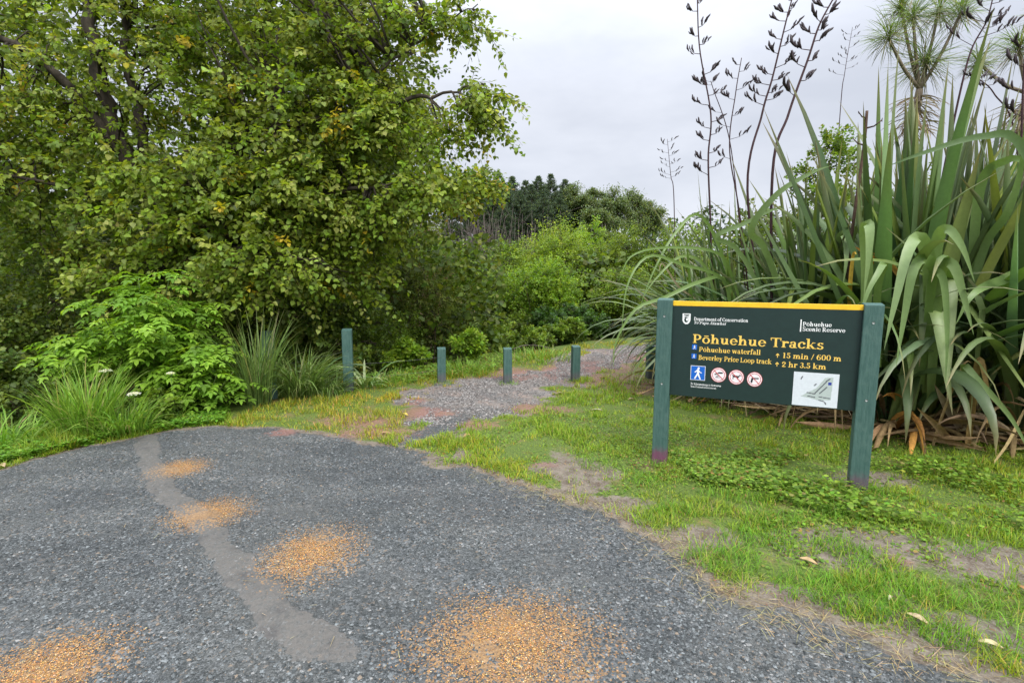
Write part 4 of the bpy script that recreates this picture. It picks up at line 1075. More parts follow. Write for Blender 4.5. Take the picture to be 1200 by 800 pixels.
plab = ['slender pine at the left end of the skyline, just behind the yellow leaves', 'slender pine in the gap left of the skyline middle', 'slender pine in the gap above the light green tree', 'slender pine overlapping the first gum tree', 'pine at the left end of the skyline row, half behind poplar leaves', 'pine with a narrow tip, just left of the tallest left-hand pine', 'tallest pine of the left-hand group on the skyline', 'pine with an even cone, third tip from the left on the skyline', 'shorter pine between two taller ones in the middle of the skyline row', 'pine in the middle of the skyline row above the light green tree', 'broad dark pine beside the round-crowned gum trees', 'last pine before the round-crowned gum trees', 'nearer pine below the left-hand skyline tips', 'nearer dark pine below the middle of the skyline row', 'nearer pine just above the light green tree', 'low pine showing through the leaves left of the skyline row', 'lowest nearer pine above the leafless thicket', 'nearer pine below the gum trees']
for i, ((px, pt, d), lb) in enumerate(zip(skyline, plab)):
    c = at(px, pt, d); z0 = gz(c[0], c[1]); H = c[2] - z0
    if i < 4:
        tb, lf = pine_bags(18., 100 + i); o = pine_root(tb, lf, (c[0], c[1], z0), lb); protos.append(o)
    else:
        o = copy_tree(protos[i % 4]); o['label'] = lb; o.location = (c[0], c[1], z0)
    s = H / 18; o.scale = (s, s, s); o.rotation_euler = (0, 0, rng.random() * 6)
def gum(px, pt, d, hw, label, n=5600):
    c = at(px, pt, d); z0 = gz(c[0], c[1]); H = c[2] - z0
    root = empty('gum_tree', (c[0], c[1], z0), label=label, cat='tree', group='round-crowned gum trees on the skyline')
    R = hw / F * d; tb, lf = Bag(), Bag()
    tube(tb, [(0, 0, -1), (.3, 0, H * .4), (0, 0, H * .62)], [.25, .18, .12], (.12, .10, .085), 7)
    for i in range(22):
        a = rng.random() * 6.3; rr = R * (.1 + .8 * rng.random()); e = np.array([math.cos(a) * rr, math.sin(a) * rr, H * (.50 + .43 * rng.random() - .12 * rr / R)])
        tube(tb, spline([(0, 0, H * .5), e * [.45, .45, 0] + [0, 0, H * .66], e], 6), np.linspace(.09, .03, 6), (.12, .10, .085), 5)
        m = int(n / 14 * (.5 + rng.random())); r_ = R * .17 * (.7 + .6 * rng.random()); v = rng.normal(size=(m, 3)) * [r_, r_, r_ * .75]
        leaves(lf, e + v, rand_dir(m), norm([0, -.3, 1] + rng.normal(size=(m, 3)) * .4), .30, pick([(.13, .18, .07, 3), (.17, .22, .09, 2), (.09, .125, .05, 2)], m), L4)
    tb.build('trunk', M_bark, root); lf.build('crown', M_leaf, root)
for a in [(680, 205, 84, 20, 'first gum tree right of the pines with a tall domed crown'), (698, 212, 86, 17, 'small gum tree with a gap of sky under its crown, second right of the pines'), (720, 217, 82, 24, 'wide gum tree above the dark green tree'), (743, 218, 84, 22, 'gum tree nearest the flax on the skyline'), (765, 226, 86, 22, 'low gum tree partly behind the seed stalk at the left of the flax'), (706, 236, 76, 24, 'nearer round gum tree below the skyline')]: gum(*a)
# far ridge of trees behind everything, one mass
b = Bag()
for i in range(420):
    x = -160 + 360 * rng.random(); y = 105 + 25 * rng.random(); z = gz(x, y); h = 6 + 5 * rng.random()
    m = 60; v = rand_dir(m) * [2.6, 2.6, h * .45]
    leaves(b, np.array([x, y, z + h * .5]) + v, rand_dir(m), norm([0, -.3, 1] + rng.normal(size=(m, 3)) * .4), 1.1, pick([(.045, .075, .035, 3), (.06, .095, .04, 2)], m), L4)
b.build('distant_forest', M_leaf, kind='stuff', label='far-off wooded ridge seen between the nearer trees')

# ------------------------------------------------------------------ the bright leafy shrub at the left (pinnate leaves)
def pinnate_shrub(px, ptop, hw, d, n, label, name='elder_shrub', LL=.215):
    c = at(px, ptop, d); x, y = c[0], c[1]; z0 = gz(x, y); H = c[2] - z0; R = hw / F * d
    root = empty(name, (x, y, z0), label=label, cat='shrub')
    sb, lb = Bag(), Bag(); ends = []
    for i in range(26):
        a = rng.random() * 6.3; rr = R * rng.random() ** .6; hh = H * (1 - .55 * (rr / R) ** 2) * (.72 + .24 * rng.random())
        e = np.array([math.cos(a) * rr, math.sin(a) * min(rr, .55), hh]); s = np.array([math.cos(a), math.sin(a) * .5, 0]) * rr * .25
        P = spline([s, s + (e - s) * [.35, .35, .55], e], 10); tube(sb, P, np.linspace(.012, .004, 10), (.10, .14, .04), 5)
        for k in (3, 4, 5, 6, 7, 8, 9): ends.append((P[k], norm(P[k] - P[k - 1])))
    sb.build('stems', M_twig, root)
    E = np.array([e[0] for e in ends]); idx = rng.integers(0, len(E), n)
    O = E[idx] + rng.normal(size=(n, 3)) * .03
    a = rng.random(n) * 6.3
    D = norm(np.stack([np.cos(a), np.sin(a) - .25, .15 + .35 * rng.random(n)], -1))
    T_ = np.cross(D, [0, 0, 1.]); T_ = norm(T_)
    pr = 4; C0 = pick([(.18, .33, .03, 4), (.26, .43, .045, 2.5), (.12, .23, .022, 2)], n, .1, .03)
    ln = LL * (.7 + .5 * rng.random(n))
    for j in range(pr):
        t = .3 + .65 * j / (pr - 1)
        P = O + D * (ln * t)[:, None] + np.array([0, 0, -1]) * (ln * .45 * t * t)[:, None]
        tg = norm(D + np.array([0, 0, -.9 * t]))
        for s in (-1, 1):
            dd = norm(tg * .55 + T_ * s + np.array([0, 0, -.15]) + rng.normal(size=(n, 3)) * .1)
            nn = norm(np.cross(T_, tg) + rng.normal(size=(n, 3)) * .18)
            leaves(lb, P, dd, nn, ln * .42 * (1 - .25 * t), C0 * (1 + .1 * rng.normal(size=(n, 1))).clip(.6, 1.4), LN, 1.05)
    P = O + D * ln[:, None] * .97 + np.array([0, 0, -1]) * (ln * .45 * .95)[:, None]
    leaves(lb, P, norm(D + [0, 0, -.9]), norm(np.cross(T_, D) + .01), ln * .4, C0, LN, 1.05)
    lb.V[-1][:, 2] = np.maximum(lb.V[-1][:, 2], .01)
    lb.build('leaves', M_leaf, root)
pinnate_shrub(158, 300, 108, 5.9, 1700, 'bright fresh green shrub with feathery paired leaves left of the sedge')
pinnate_shrub(235, 400, 46, 5.7, 260, 'lower feathery-leaved shrub drooping at the gravel edge beside the sedge', LL=.22)
shrub('weedy_shrub', 'low leafy weeds at the foot of the bright feathery shrub', 'shrub', 190, 455, 62, 5.35, MID, 3200, .04, lobes=10, stemr=.006)

# ------------------------------------------------------------------ long grass and sedge tufts
def tuft(name, label, px, py, n, L, w, pal, r=.1, el=(1.0, 1.5), bend=(.6, 2.2), d=None, group=None, cat='grass tuft', azr=None, mat=None, K=7):
    x, y = G(px, py) if d is None else at(px, 400, d)[:2]; z = gz(x, y)
    a = rng.random(n) * 6.3; rr = r * rng.random(n) ** .6
    B = np.stack([rr * np.cos(a), rr * np.sin(a), np.zeros(n) - .02], -1)
    b = Bag(); az = a + rng.normal(size=n) * .8 if azr is None else azr[0] + (azr[1] - azr[0]) * rng.random(n)
    ribbons(b, B, az, el[0] + (el[1] - el[0]) * rng.random(n), L * (.5 + .6 * rng.random(n)), w * (.7 + .6 * rng.random(n)), bend[0] + (bend[1] - bend[0]) * rng.random(n), pick(pal, n, .14, .05), K=K, m=2, twist=rng.normal(size=n) * .5, tipc=(.35, .28, .12))
    b.V[-1][:, 2] = np.maximum(b.V[-1][:, 2], -.03)
    o = b.build(name, mat or M_grass, None, (0, 0, 0), label=label, cat=cat, group=group); o.location = (x, y, z); return o
SEDGE = [(.15, .24, .06, 3), (.21, .31, .08, 2), (.09, .15, .04, 1.5), (.26, .27, .12, .4)]
tuft('sedge_tuft', 'upright sedge tuft of long fine blades in front of the hidden tall post', 304, 474, 230, 1.15, .010, SEDGE, .13, (1.25, 1.55), (.2, 1.0))
tuft('sedge_tuft', 'arching sedge tuft spilling right towards the tall green post', 352, 464, 360, .85, .011, SEDGE, .2, (1.0, 1.5), (.8, 2.3))
tuft('sedge_tuft', 'small sedge tuft at the left of the tall green post', 385, 462, 200, .55, .010, SEDGE, .14, (.8, 1.4), (.9, 2.4))
tuft('strap_plant', 'small plant with broad arching strap leaves right of the tall green post', 425, 452, 22, .62, .035, [(.2, .3, .1, 3), (.35, .42, .18, 1.5)], .08, (.6, 1.2), (1.0, 2.4), d=6.95, cat='plant', mat=M_flax)
tuft('strap_plant', 'broad grey-green strap leaves arching among the sedge', 368, 460, 14, .8, .045, [(.12, .19, .08, 3), (.18, .24, .12, 1)], .1, (.9, 1.4), (1.4, 2.6), d=6.9, cat='plant', mat=M_flax)
LG = [(.18, .33, .04, 3), (.25, .40, .06, 2), (.13, .24, .03, 2), (.4, .38, .15, .5)]
tuft('long_grass', 'tall bright grass clump in front of the feathery shrub at the left', 102, 510, 420, .72, .010, LG, .2, (1.15, 1.55), (.2, 1.2))
tuft('long_grass', 'pale grass spilling out beside the white flowers', 148, 508, 260, .5, .010, LG, .2, (.95, 1.5), (.5, 1.9))
tuft('long_grass', 'ragged grass at the far left edge of the picture', 5, 520, 260, .5, .011, LG, .3, (.7, 1.4), (.6, 2.2))
tuft('long_grass', 'fringe of grass at the foot of the leafy plants left of the short posts', 545, 436, 300, .30, .009, LG, .45, (.8, 1.5), (.3, 1.8))
tuft('long_grass', 'fringe of grass beside the tall green post', 450, 448, 260, .22, .009, LG, .4, (.8, 1.5), (.3, 1.8))
tuft('long_grass', 'fringe of grass along the bend of the path behind the middle short post', 630, 420, 360, .28, .012, LG, .7, (.8, 1.5), (.3, 1.8))
# white umbel flowers
def umbel(px, py, d, label, r=.045):
    c = at(px, py, d); x, y = c[0], c[1]; z0 = gz(x, y)
    root = empty('white_flower', (x, y, z0), label=label, cat='flower', group='white flat-topped flowers')
    b = Bag(); h = c[2] - z0; tube(b, spline([(0.03, 0.05, 0), (.01, 0, h * .6), (0, 0, h - .02)], 8), np.linspace(.004, .002, 8), (.12, .2, .05), 5)
    for i in range(12):
        a = i * .52; tube(b, [(0, 0, h - .025), (r * .8 * math.cos(a), r * .8 * math.sin(a), h)], [.001, .0008], (.15, .25, .07), 3)
    b.build('stem', M_twig, root)
    b = Bag(); n = 180; a = rng.random(n) * 6.3; rr = r * rng.random(n) ** .5
    P = np.stack([rr * np.cos(a), rr * np.sin(a), h + .004 + .012 * (1 - (rr / r) ** 2)], -1)
    leaves(b, P, rand_dir(n), norm([0, -.4, 1] + rng.normal(size=(n, 3)) * .3), .011, pick([(.75, .76, .70, 1)], n, .06, .01), L4, 1.5)
    b.build('flower_head', M_leaf, root)
umbel(124, 435, 5.3, 'white flat-topped flower above the long grass, leftmost of the white flowers', .055)
umbel(157, 462, 5.0, 'white flat-topped flower lowest of the white flowers, above the grass edge', .055)
umbel(200, 438, 5.3, 'small white flower at the right of the grass clump, inside the feathery shrub', .035)

# ------------------------------------------------------------------ flax
FLX = [(.105, .160, .062, 4), (.15, .21, .095, 3), (.062, .105, .038, 3), (.16, .24, .055, 1.8), (.25, .29, .07, .4)]
FLXP = [(.24, .33, .15, 3), (.20, .29, .10, 2)]
DRY = [(.34, .24, .12, 3), (.24, .16, .08, 2), (.42, .33, .19, 1), (.15, .10, .06, 1.5), (.40, .20, .05, .4)]
def flax(px, d, label, H, n_up, n_arch, w, R=.45, dead=60, pale=(), front_bend=20, azc=None, stalkless=True, y=None):
    c = at(px, 400, d); x, y = c[0], c[1]; z0 = gz(x, y)
    root = empty('flax_bush', (x, y, z0), label=label, cat='flax bush', group='flax bushes on the right')
    nf = 8
    fa = rng.random(nf) * 6.3; fr = R * (.25 + .75 * rng.random(nf)); fc_ = np.stack([fr * np.cos(fa), fr * np.sin(fa)], -1); fdir = rng.random(nf) * PI
    def basepos(n):
        f = rng.integers(0, nf, n); s = rng.normal(size=n) * .05
        return np.stack([fc_[f, 0] + s * np.cos(fdir[f]), fc_[f, 1] + s * np.sin(fdir[f]), np.zeros(n) - .05], -1), f, s
    b = Bag()
    B, f, s = basepos(n_up)
    sd = np.where(s > 0, 0, PI)
    az = fdir[f] + sd + rng.normal(size=n_up) * .45
    L_ = H * (.62 + .42 * rng.random(n_up)); 
    ribbons(b, B, az, PI / 2 - np.abs(rng.normal(size=n_up)) * .24 - .03, L_, w * (.75 + .5 * rng.random(n_up)), -.05 + 1.1 * rng.random(n_up) ** 2.2, pick(FLX, n_up, .2, .07), K=9, m=3, fold=.34, twist=PI / 2 * (.2 + .8 * rng.random(n_up)) + rng.normal(size=n_up) * .4, tipc=(.22, .16, .07))
    B, f, s = basepos(n_arch)
    az = rng.random(n_arch) * 6.3 if azc is None else azc + rng.normal(size=n_arch) * .9
    ribbons(b, B, az, 1.15 + rng.random(n_arch) * .38, H * (.5 + .45 * rng.random(n_arch)), w * (.6 + .5 * rng.random(n_arch)), 1.1 + 1.9 * rng.random(n_arch), pick(FLX, n_arch, .14, .05), K=14, m=3, fold=.22, twist=rng.normal(size=n_arch) * .35, tipc=(.3, .22, .1))
    # leaves snapped over part way up, showing pale undersides
    if front_bend:
        m = front_bend; B, f, s = basepos(m)
        az = -PI / 2 + rng.normal(size=m) * .9
        ribbons(b, B, az, 1.25 + .25 * rng.random(m), H * (.55 + .25 * rng.random(m)), w * (.8 + .4 * rng.random(m)), 2.3 + .6 * rng.random(m), pick(FLX + [(.19, .27, .10, 6)], m), K=22, m=3, fold=.12, t0=.45 + .15 * rng.random(m), dt=.16, twist=rng.normal(size=m) * .25, tipc=(.3, .22, .1))
    b.build('leaves', M_flax, root)
    # dead, dry leaves hanging and lying round the base
    b = Bag(); B, f, s = basepos(dead); k = dead
    az = rng.random(k) * 6.3
    ribbons(b, B * [1.2, 1.2, 1], az, .5 + .9 * rng.random(k), .5 + .9 * rng.random(k), w * (.25 + .4 * rng.random(k)), 1.0 + 1.6 * rng.random(k), pick(DRY, k, .2, .04), K=9, m=3, fold=.5, twist=rng.normal(size=k) * 1.2)
    b.V[-1][:, 2] = np.maximum(b.V[-1][:, 2], .01 + .05 * rng.random(len(b.V[-1])))
    k = dead
    a = rng.random(k) * 6.3; rr = R * (.8 + .9 * rng.random(k)); 
    P = np.stack([rr * np.cos(a), rr * np.sin(a), .02 + .10 * rng.random(k)], -1)
    ribbons(b, P, rng.random(k) * 6.3, rng.normal(size=k) * .12, .3 + .6 * rng.random(k), w * (.2 + .35 * rng.random(k)), rng.normal(size=k) * .3, pick(DRY, k, .2, .04), K=5, m=3, fold=.4, twist=rng.normal(size=k) * 1.2)
    b.build('dead_leaves', M_dry, root)
    return root
f1 = flax(1065, 5.3, 'tall flax bush with the most upright leaves, right behind the right sign post', 3.65, 105, 85, .13, .42, 90)
f2 = flax(1185, 4.9, 'flax bush at the right edge of the picture with broad upright leaves', 3.15, 95, 90, .115, .42, 80)
f3 = flax(1320, 4.7, 'flax bush just beyond the right edge, its leaves reaching into the picture', 2.7, 60, 70, .11, .4, 40)
f4 = flax(955, 5.9, 'flax bush directly behind the middle of the sign', 3.0, 95, 140, .08, .42, 110)
f5 = flax(868, 6.6, 'leftmost flax bush with narrow leaves arching over the left sign post', 2.75, 80, 250, .055, .45, 110, azc=PI)
f6 = flax(1110, 6.6, 'flax bush in the second row behind the tallest one', 3.5, 75, 40, .11, .5, 20, front_bend=0)
f7 = flax(1010, 7.2, 'flax bush in the second row behind the sign, nearest the green shrub', 3.3, 80, 50, .09, .5, 20, front_bend=0)
f8 = flax(1240, 6.3, 'flax bush in the second row at the right edge under the cabbage trees', 3.3, 80, 40, .11, .5, 20, front_bend=0)
# extra leaves whose exact course the photograph shows (parts of their bushes): given as courses in space
def leaf_course(parent, P, w, col, name='leaf', fold=.12, turn=0.0, mat=None):
    P = spline(np.array(P), 22); loc = np.array(parent.location); t = norm(np.gradient(P, axis=0))
    view = norm(np.array([0, 0, CH]) - P); sd = norm(np.cross(t, view)); nr = np.cross(sd, t)
    c, s = math.cos(turn), math.sin(turn); sd = sd * c + nr * s; nr = np.cross(sd, t)
    q = np.linspace(0, 1, 22); ww = (w * np.minimum(1, .6 + 2 * q) * (1 - np.clip((q - .4) / .6, 0, 1) ** 1.5) * .5 + .001)[:, None]
    V = np.stack([P - sd * ww + nr * ww * fold * 2, P, P + sd * ww + nr * ww * fold * 2], 1) - loc
    i = np.arange(21)[:, None] * 3; j = np.arange(2)[None]
    f = np.stack([i + j, i + j + 1, i + 4 + j, i + 3 + j], -1).reshape(-1, 4)
    b = Bag(); b.add(V, [f], col); o = b.build(name, mat or M_flax, parent); return o
def A(*a): return [at(*p) for p in a]
PG = (.21, .30, .11); PG2 = (.17, .26, .08)
for par, pth_, w, c in [
    (f1, A((1068, 480, 5.2), (1090, 360, 4.9), (1098, 285, 4.75), (1110, 268, 4.6), (1128, 290, 4.5), (1142, 330, 4.45)), .085, PG),
    (f1, A((1085, 460, 5.2), (1090, 330, 4.85), (1080, 280, 4.7), (1065, 292, 4.6), (1050, 350, 4.5), (1036, 410, 4.45)), .095, PG),
    (f1, A((1090, 440, 5.1), (1098, 340, 4.8), (1090, 306, 4.65), (1072, 312, 4.55), (1060, 370, 4.5), (1050, 430, 4.45)), .085, PG2),
    (f1, A((1090, 470, 5.1), (1098, 350, 4.8), (1104, 312, 4.65), (1118, 312, 4.55), (1130, 350, 4.5), (1141, 392, 4.45)), .085, PG),
    (f1, A((1080, 450, 5.1), (1090, 350, 4.8), (1096, 320, 4.65), (1106, 330, 4.6), (1110, 390, 4.55), (1108, 448, 4.5)), .06, PG2),
    (f1, A((1010, 430, 5.1), (1016, 330, 4.9), (1014, 270, 4.75), (1019, 266, 4.65), (1018, 300, 4.6), (1012, 350, 4.6)), .085, PG),
    (f1, A((1030, 430, 5.1), (1028, 345, 4.9), (1036, 310, 4.75), (1030, 318, 4.65), (1014, 350, 4.6), (1006, 395, 4.6)), .055, PG2),
    (f4, A((975, 420, 5.6), (980, 340, 5.4), (984, 283, 5.2), (990, 276, 5.1), (992, 300, 5.0), (988, 335, 5.0)), .08, PG),
    (f4, A((940, 420, 5.8), (900, 300, 5.4), (880, 270, 5.2), (910, 228, 5.0), (950, 203, 4.9), (974, 194, 4.85)), .06, (.19, .27, .12)),
    (f4, A((920, 400, 5.8), (870, 300, 5.6), (840, 278, 5.5), (872, 262, 5.4), (905, 246, 5.3), (920, 245, 5.3)), .045, (.19, .27, .12)),
    (f5, A((870, 420, 6.3), (850, 310, 6.0), (820, 252, 5.8), (790, 275, 5.7), (765, 320, 5.6), (748, 365, 5.6)), .03, PG2),
    (f5, A((850, 410, 6.3), (830, 320, 6.0), (800, 300, 5.8), (770, 325, 5.7), (752, 350, 5.7)), .03, PG),
    (f5, A((860, 400, 6.0), (850, 330, 5.8), (820, 330, 5.6), (780, 348, 5.5), (745, 362, 5.4), (722, 400, 5.4), (719, 430, 5.4)), .038, PG2),
    (f5, A((880, 400, 6.0), (850, 330, 5.8), (800, 310, 5.6), (760, 300, 5.5), (735, 335, 5.4), (728, 395, 5.4)), .03, PG2),
    (f5, A((880, 400, 6.0), (860, 330, 5.8), (840, 296, 5.6), (780, 290, 5.6), (740, 300, 5.5), (725, 330, 5.5)), .028, PG2),
    (f2, A((1150, 470, 5.0), (1140, 330, 4.9), (1150, 215, 4.8), (1180, 188, 4.6), (1200, 190, 4.5), (1215, 215, 4.4)), .07, PG2),
    (f2, A((1120, 440, 4.9), (1150, 300, 4.8), (1180, 250, 4.6), (1196, 200, 4.5), (1200, 150, 4.4)), .06, PG2),
    (f2, A((1230, 420, 4.6), (1200, 330, 4.5), (1170, 330, 4.4), (1140, 345, 4.3), (1120, 380, 4.3)), .08, PG2),
    (f2, A((1165, 500, 4.6), (1130, 430, 4.4), (1150, 450, 4.2), (1185, 490, 4.1), (1215, 545, 4.0)), .05, PG),
    (f3, A((1320, 480, 4.4), (1260, 330, 4.3), (1200, 175, 4.3), (1150, 160, 4.4), (1080, 180, 4.5), (1040, 195, 4.6)), .06, (.13, .2, .09)),
]:
    if par is f1: pth_ = [np.array([0, 0, CH]) + (q - np.array([0, 0, CH])) * .93 for q in pth_]
    leaf_course(par, pth_, w, c)
for par, pth_, w, c in [
    (f1, A((998, 400, 5.1), (996, 350, 5.0), (1000, 300, 4.95), (1004, 298, 4.9)), .035, (.50, .33, .05)),
    (f1, A((1130, 560, 4.5), (1140, 480, 4.5), (1146, 430, 4.45), (1150, 425, 4.4), (1158, 470, 4.35), (1155, 510, 4.3)), .05, (.36, .24, .09)),
    (f1, A((1085, 560, 4.6), (1100, 500, 4.6), (1128, 430, 4.5), (1140, 425, 4.5)), .02, (.42, .30, .14)),
    (f1, A((1040, 320, 4.9), (1020, 300, 4.8), (1002, 289, 4.8)), .05, (.42, .20, .04)),
    (f1, A((1060, 330, 4.8), (1040, 305, 4.8), (1022, 296, 4.8)), .04, (.40, .22, .06)),
    (f1, A((1125, 500, 4.7), (1110, 475, 4.6), (1095, 450, 4.55)), .07, (.33, .26, .19)),
    (f1, A((1125, 530, 4.6), (1100, 500, 4.5), (1075, 478, 4.4)), .06, (.36, .24, .13)),
    (f5, A((815, 350, 6.0), (795, 335, 5.9), (777, 309, 5.8), (772, 318, 5.8)), .02, (.45, .38, .27)),
    (f5, A((810, 365, 6.0), (770, 360, 5.9), (738, 330, 5.8)), .015, (.45, .38, .27)),
    (f2, A((1200, 480, 4.4), (1180, 520, 4.2), (1150, 560, 4.1)), .02, (.45, .34, .16)),
]: leaf_course(par, pth_, w, c, 'dry_leaf', .3, .3, M_dry)

# flower stalks with upright dark pods
STK = (.060, .032, .035)
def stalk(parent, P, r0, r1, npod, label=None, t0=.45, pod=.075, side=.16, col=STK, pc=(.035, .022, .026), per=5):
    P = spline(np.array(P), 40); loc = np.array(parent.location) if parent else P[0] * 0
    b = Bag(); tube(b, P - loc, np.linspace(r0, r1, 40), col, 6)
    clus = []
    for i in range(npod):
        pb_ = Bag(); clus.append(pb_)
        t = t0 + (1 - t0) * (i + .5) / npod; k = min(38, int(t * 39)); p = P[k] - loc; tg = norm(P[k + 1] - P[k])
        a = (0 if i % 2 else PI) + rng.normal() * .5; sdv = norm(np.array([math.cos(a), math.sin(a) * .6, .0]) + tg * .35)
        Ls = side * (1.15 - .6 * (t - t0) / (1 - t0)) * (.7 + .5 * rng.random())
        e = p + sdv * Ls; m = p + sdv * Ls * .55 + np.array([0, 0, -.01])
        tube(b, [p, m, e + [0, 0, .015]], np.array([.45, .35, .25]) * r1 * 1.6, col, 4)
        n = int(per * (.6 + .7 * rng.random()))
        for j in range(max(2, n)):
            q = m + (e - m) * (j / max(1, n - 1)) + rng.normal(size=3) * .006
            d = norm(np.array([0, 0, 1.]) * (.9) + sdv * (.5 + .5 * rng.random()) + rng.normal(size=3) * .28); l = pod * 1.2 * (.6 + .6 * rng.random())
            mid = q + d * l * .5 + norm(np.cross(d, [0, 1, 0])) * l * .10
            tube(pb_, [q, q + (mid - q) * .5, mid, q + d * l * .85, q + d * l], np.array([.02, .09, .12, .08, .01]) * l, pc, 5)
    if parent:
        s = b.build('flower_stalk', M_twig, parent); [q.build('seed_pods', M_pod, s) for q in clus]
        return s
    return b, clus
stalk(f5, A((850, 420, 6.5), (836, 330, 6.4), (832, 245, 6.3), (830, 184, 6.3), (833, 134, 6.3), (820, 58, 6.3), (817, -6, 6.3)), .013, .006, 18, t0=.42, per=6)
stalk(f5, A((880, 420, 6.5), (870, 300, 6.5), (856, 170, 6.5), (836, 105, 6.5), (833, 95, 6.5)), .008, .003, 5, t0=.6, per=4)
stalk(f4, A((885, 420, 6.2), (868, 260, 6.2), (855, 175, 6.2), (862, 110, 6.2), (869, 68, 6.2)), .009, .004, 9, t0=.45, per=5)
stalk(f4, A((900, 420, 6.1), (876, 226, 6.0), (893, 134, 6.0), (905, 92, 6.0), (920, 30, 6.0), (930, -8, 6.0)), .014, .006, 18, t0=.42, per=6)
stalk(f4, A((905, 430, 5.9), (905, 207, 5.8), (924, 134, 5.8), (947, 69, 5.8), (960, 30, 5.8), (978, -4, 5.8)), .016, .007, 12, t0=.45, pod=.10, side=.15, per=7)
stalk(f8, A((1080, 330, 6.4), (1110, 180, 6.4), (1127, 100, 6.4), (1139, 57, 6.4), (1156, 25, 6.4), (1165, -8, 6.4)), .014, .006, 9, t0=.6, pod=.09, side=.28, per=5)
stalk(f8, A((1200, 330, 6.2), (1190, 160, 6.2), (1165, 110, 6.2), (1150, 95, 6.2), (1140, 88, 6.2)), .010, .004, 8, t0=.55, per=4)
stalk(f2, A((1190, 420, 5.0), (1196, 200, 5.0), (1199, 100, 5.0), (1203, 40, 5.0)), .012, .006, 8, t0=.5, pod=.09, per=5)
stalk(f1, A((995, 430, 5.2), (994, 320, 5.15), (1000, 260, 5.1), (1012, 175, 5.1), (1016, 130, 5.1)), .016, .012, 3, t0=.75, pod=.03, per=2, col=(.09, .055, .04))
# separate slim seed stalks further back
for (P, lb) in ((A((796, 330, 8.5), (790, 241, 8.5), (786, 205, 8.5), (782, 163, 8.5)), 'small seed stalk standing alone left of the flax against the sky'),
                (A((975, 300, 9.5), (984, 140, 9.5), (990, 85, 9.5), (999, 32, 9.5)), 'thin pale seed stalk between the dark stalks and the cabbage tree')):
    P[0][2] = gz(P[0][0], P[0][1])
    b, clus = stalk(None, P, .009, .003, 12, t0=.6 if P[0][1] < 9 else .65, pod=.06, side=.17, per=3, pc=(.06, .05, .055))
    root = empty('seed_stalk', P[0], label=lb, cat='seed stalk')
    o = b.build('stalk', M_twig, root, P[0]); [q.build('seed_pods', M_pod, o, P[0]) for q in clus]

# ------------------------------------------------------------------ cabbage trees
def cabbage(label, trunk, heads, d0, n=230):
    P0 = np.array(trunk[0]); P0[2] = gz(P0[0], P0[1])
    root = empty('cabbage_tree', P0, label=label, cat='cabbage tree', group='cabbage trees behind the flax')
    b = Bag(); P = spline([P0 - [0, 0, .1]] + list(trunk[1:]), 18); tube(b, P - P0, np.linspace(.10, .07, 18), (.20, .16, .12), 8, .25)
    b.build('trunk', M_bark, root, smooth=True)
    for (h, L_, hang) in heads:
        h = np.array(h); q = P[-1] if np.linalg.norm(h - P[-1]) < 3 else P[-3]
        b = Bag()
        st = q if L_ > .3 else q
        tube(b, spline([st, (st + h) / 2 + [0, 0, -.1], h], 8) - P0, np.linspace(.04, .028, 8), (.20, .16, .12), 7, .2); b.build('branch', M_bark, root)
        m = int(n * (1.5 if hang else 1)); el = np.arcsin(np.clip(rng.random(m) * (1.75 if not hang else 2.0) - (.75 if not hang else 1.0), -1, 1))
        b = Bag()
        pal = [(.17, .24, .06, 4), (.25, .32, .07, 2), (.11, .16, .05, 2), (.30, .26, .15, .8)]
        C = pick(pal, m); C[el < -.3] = pick([(.22, .19, .12, 2), (.15, .15, .07, 2)], int((el < -.3).sum()))
        B = np.tile(h - P0, (m, 1)) + rng.normal(size=(m, 3)) * .03; B[:, 2] += rng.normal(size=m) * .09
        ribbons(b, B, rng.random(m) * 6.3, el, L_ * (.75 + .5 * rng.random(m)), .013, .25 + .7 * rng.random(m) ** 2, C, K=5, m=3, fold=.3, twist=rng.normal(size=m) * .5)
        b.build('leaf_head', M_flax, root)
    # skirt of dead leaves
    m = 160; b = Bag(); k = rng.random(m); i = (k * 6).astype(int) + 11
    ribbons(b, P[i] - P0, rng.random(m) * 6.3, -.7 + .9 * rng.random(m), .45 + .3 * rng.random(m), .026, .6 + .6 * rng.random(m), pick([(.26, .20, .13, 3), (.17, .13, .08, 2), (.33, .27, .17, 1)], m), K=5, m=2, twist=rng.normal(size=m))
    b.build('dead_leaves', M_dry, root)
d = 12.5
cabbage('cabbage tree with spiky heads above the tallest flax', A((1068, 330, d), (1069, 200, d), (1071, 150, d), (1078, 105, d)),
        [(at(1041, 44, d - .2), .60, 0), (at(1070, 20, d), .66, 0), (at(1100, 14, d + .2), .66, 0), (at(1127, 14, d - .3), .62, 0), (at(1056, 10, d + .4), .5, 0), (at(1084, 74, d), .75, 1)], d, 190)
d = 12.
cabbage('cabbage tree at the right edge with a leaning bare branch', A((1215, 330, d), (1200, 200, d), (1195, 160, d), (1205, 110, d)),
        [(at(1147, 74, d), .45, 0), (at(1194, 55, d), .60, 0), (at(1230, 20, d), .6, 0), (at(1250, 70, d), .6, 0)], d, 200)
shrub('bushy_shrub', 'light green shrub rising behind the flax below the thin seed stalk', 'shrub', 972, 108, 46, 9.2, [(.15, .24, .03, 4), (.20, .28, .05, 2), (.09, .15, .025, 2)], 6000, .05, lobes=12, trunkfrac=.3)
shrub('bushy_shrub', 'dark shrub hidden behind the second row of flax', 'shrub', 1130, 205, 150, 9.0, DK, 11000, .07, lobes=18)
shrub('bushy_shrub', 'dark shrub behind the leftmost flax bush', 'shrub', 905, 232, 80, 9.0, DK, 9000, .06, lobes=14)

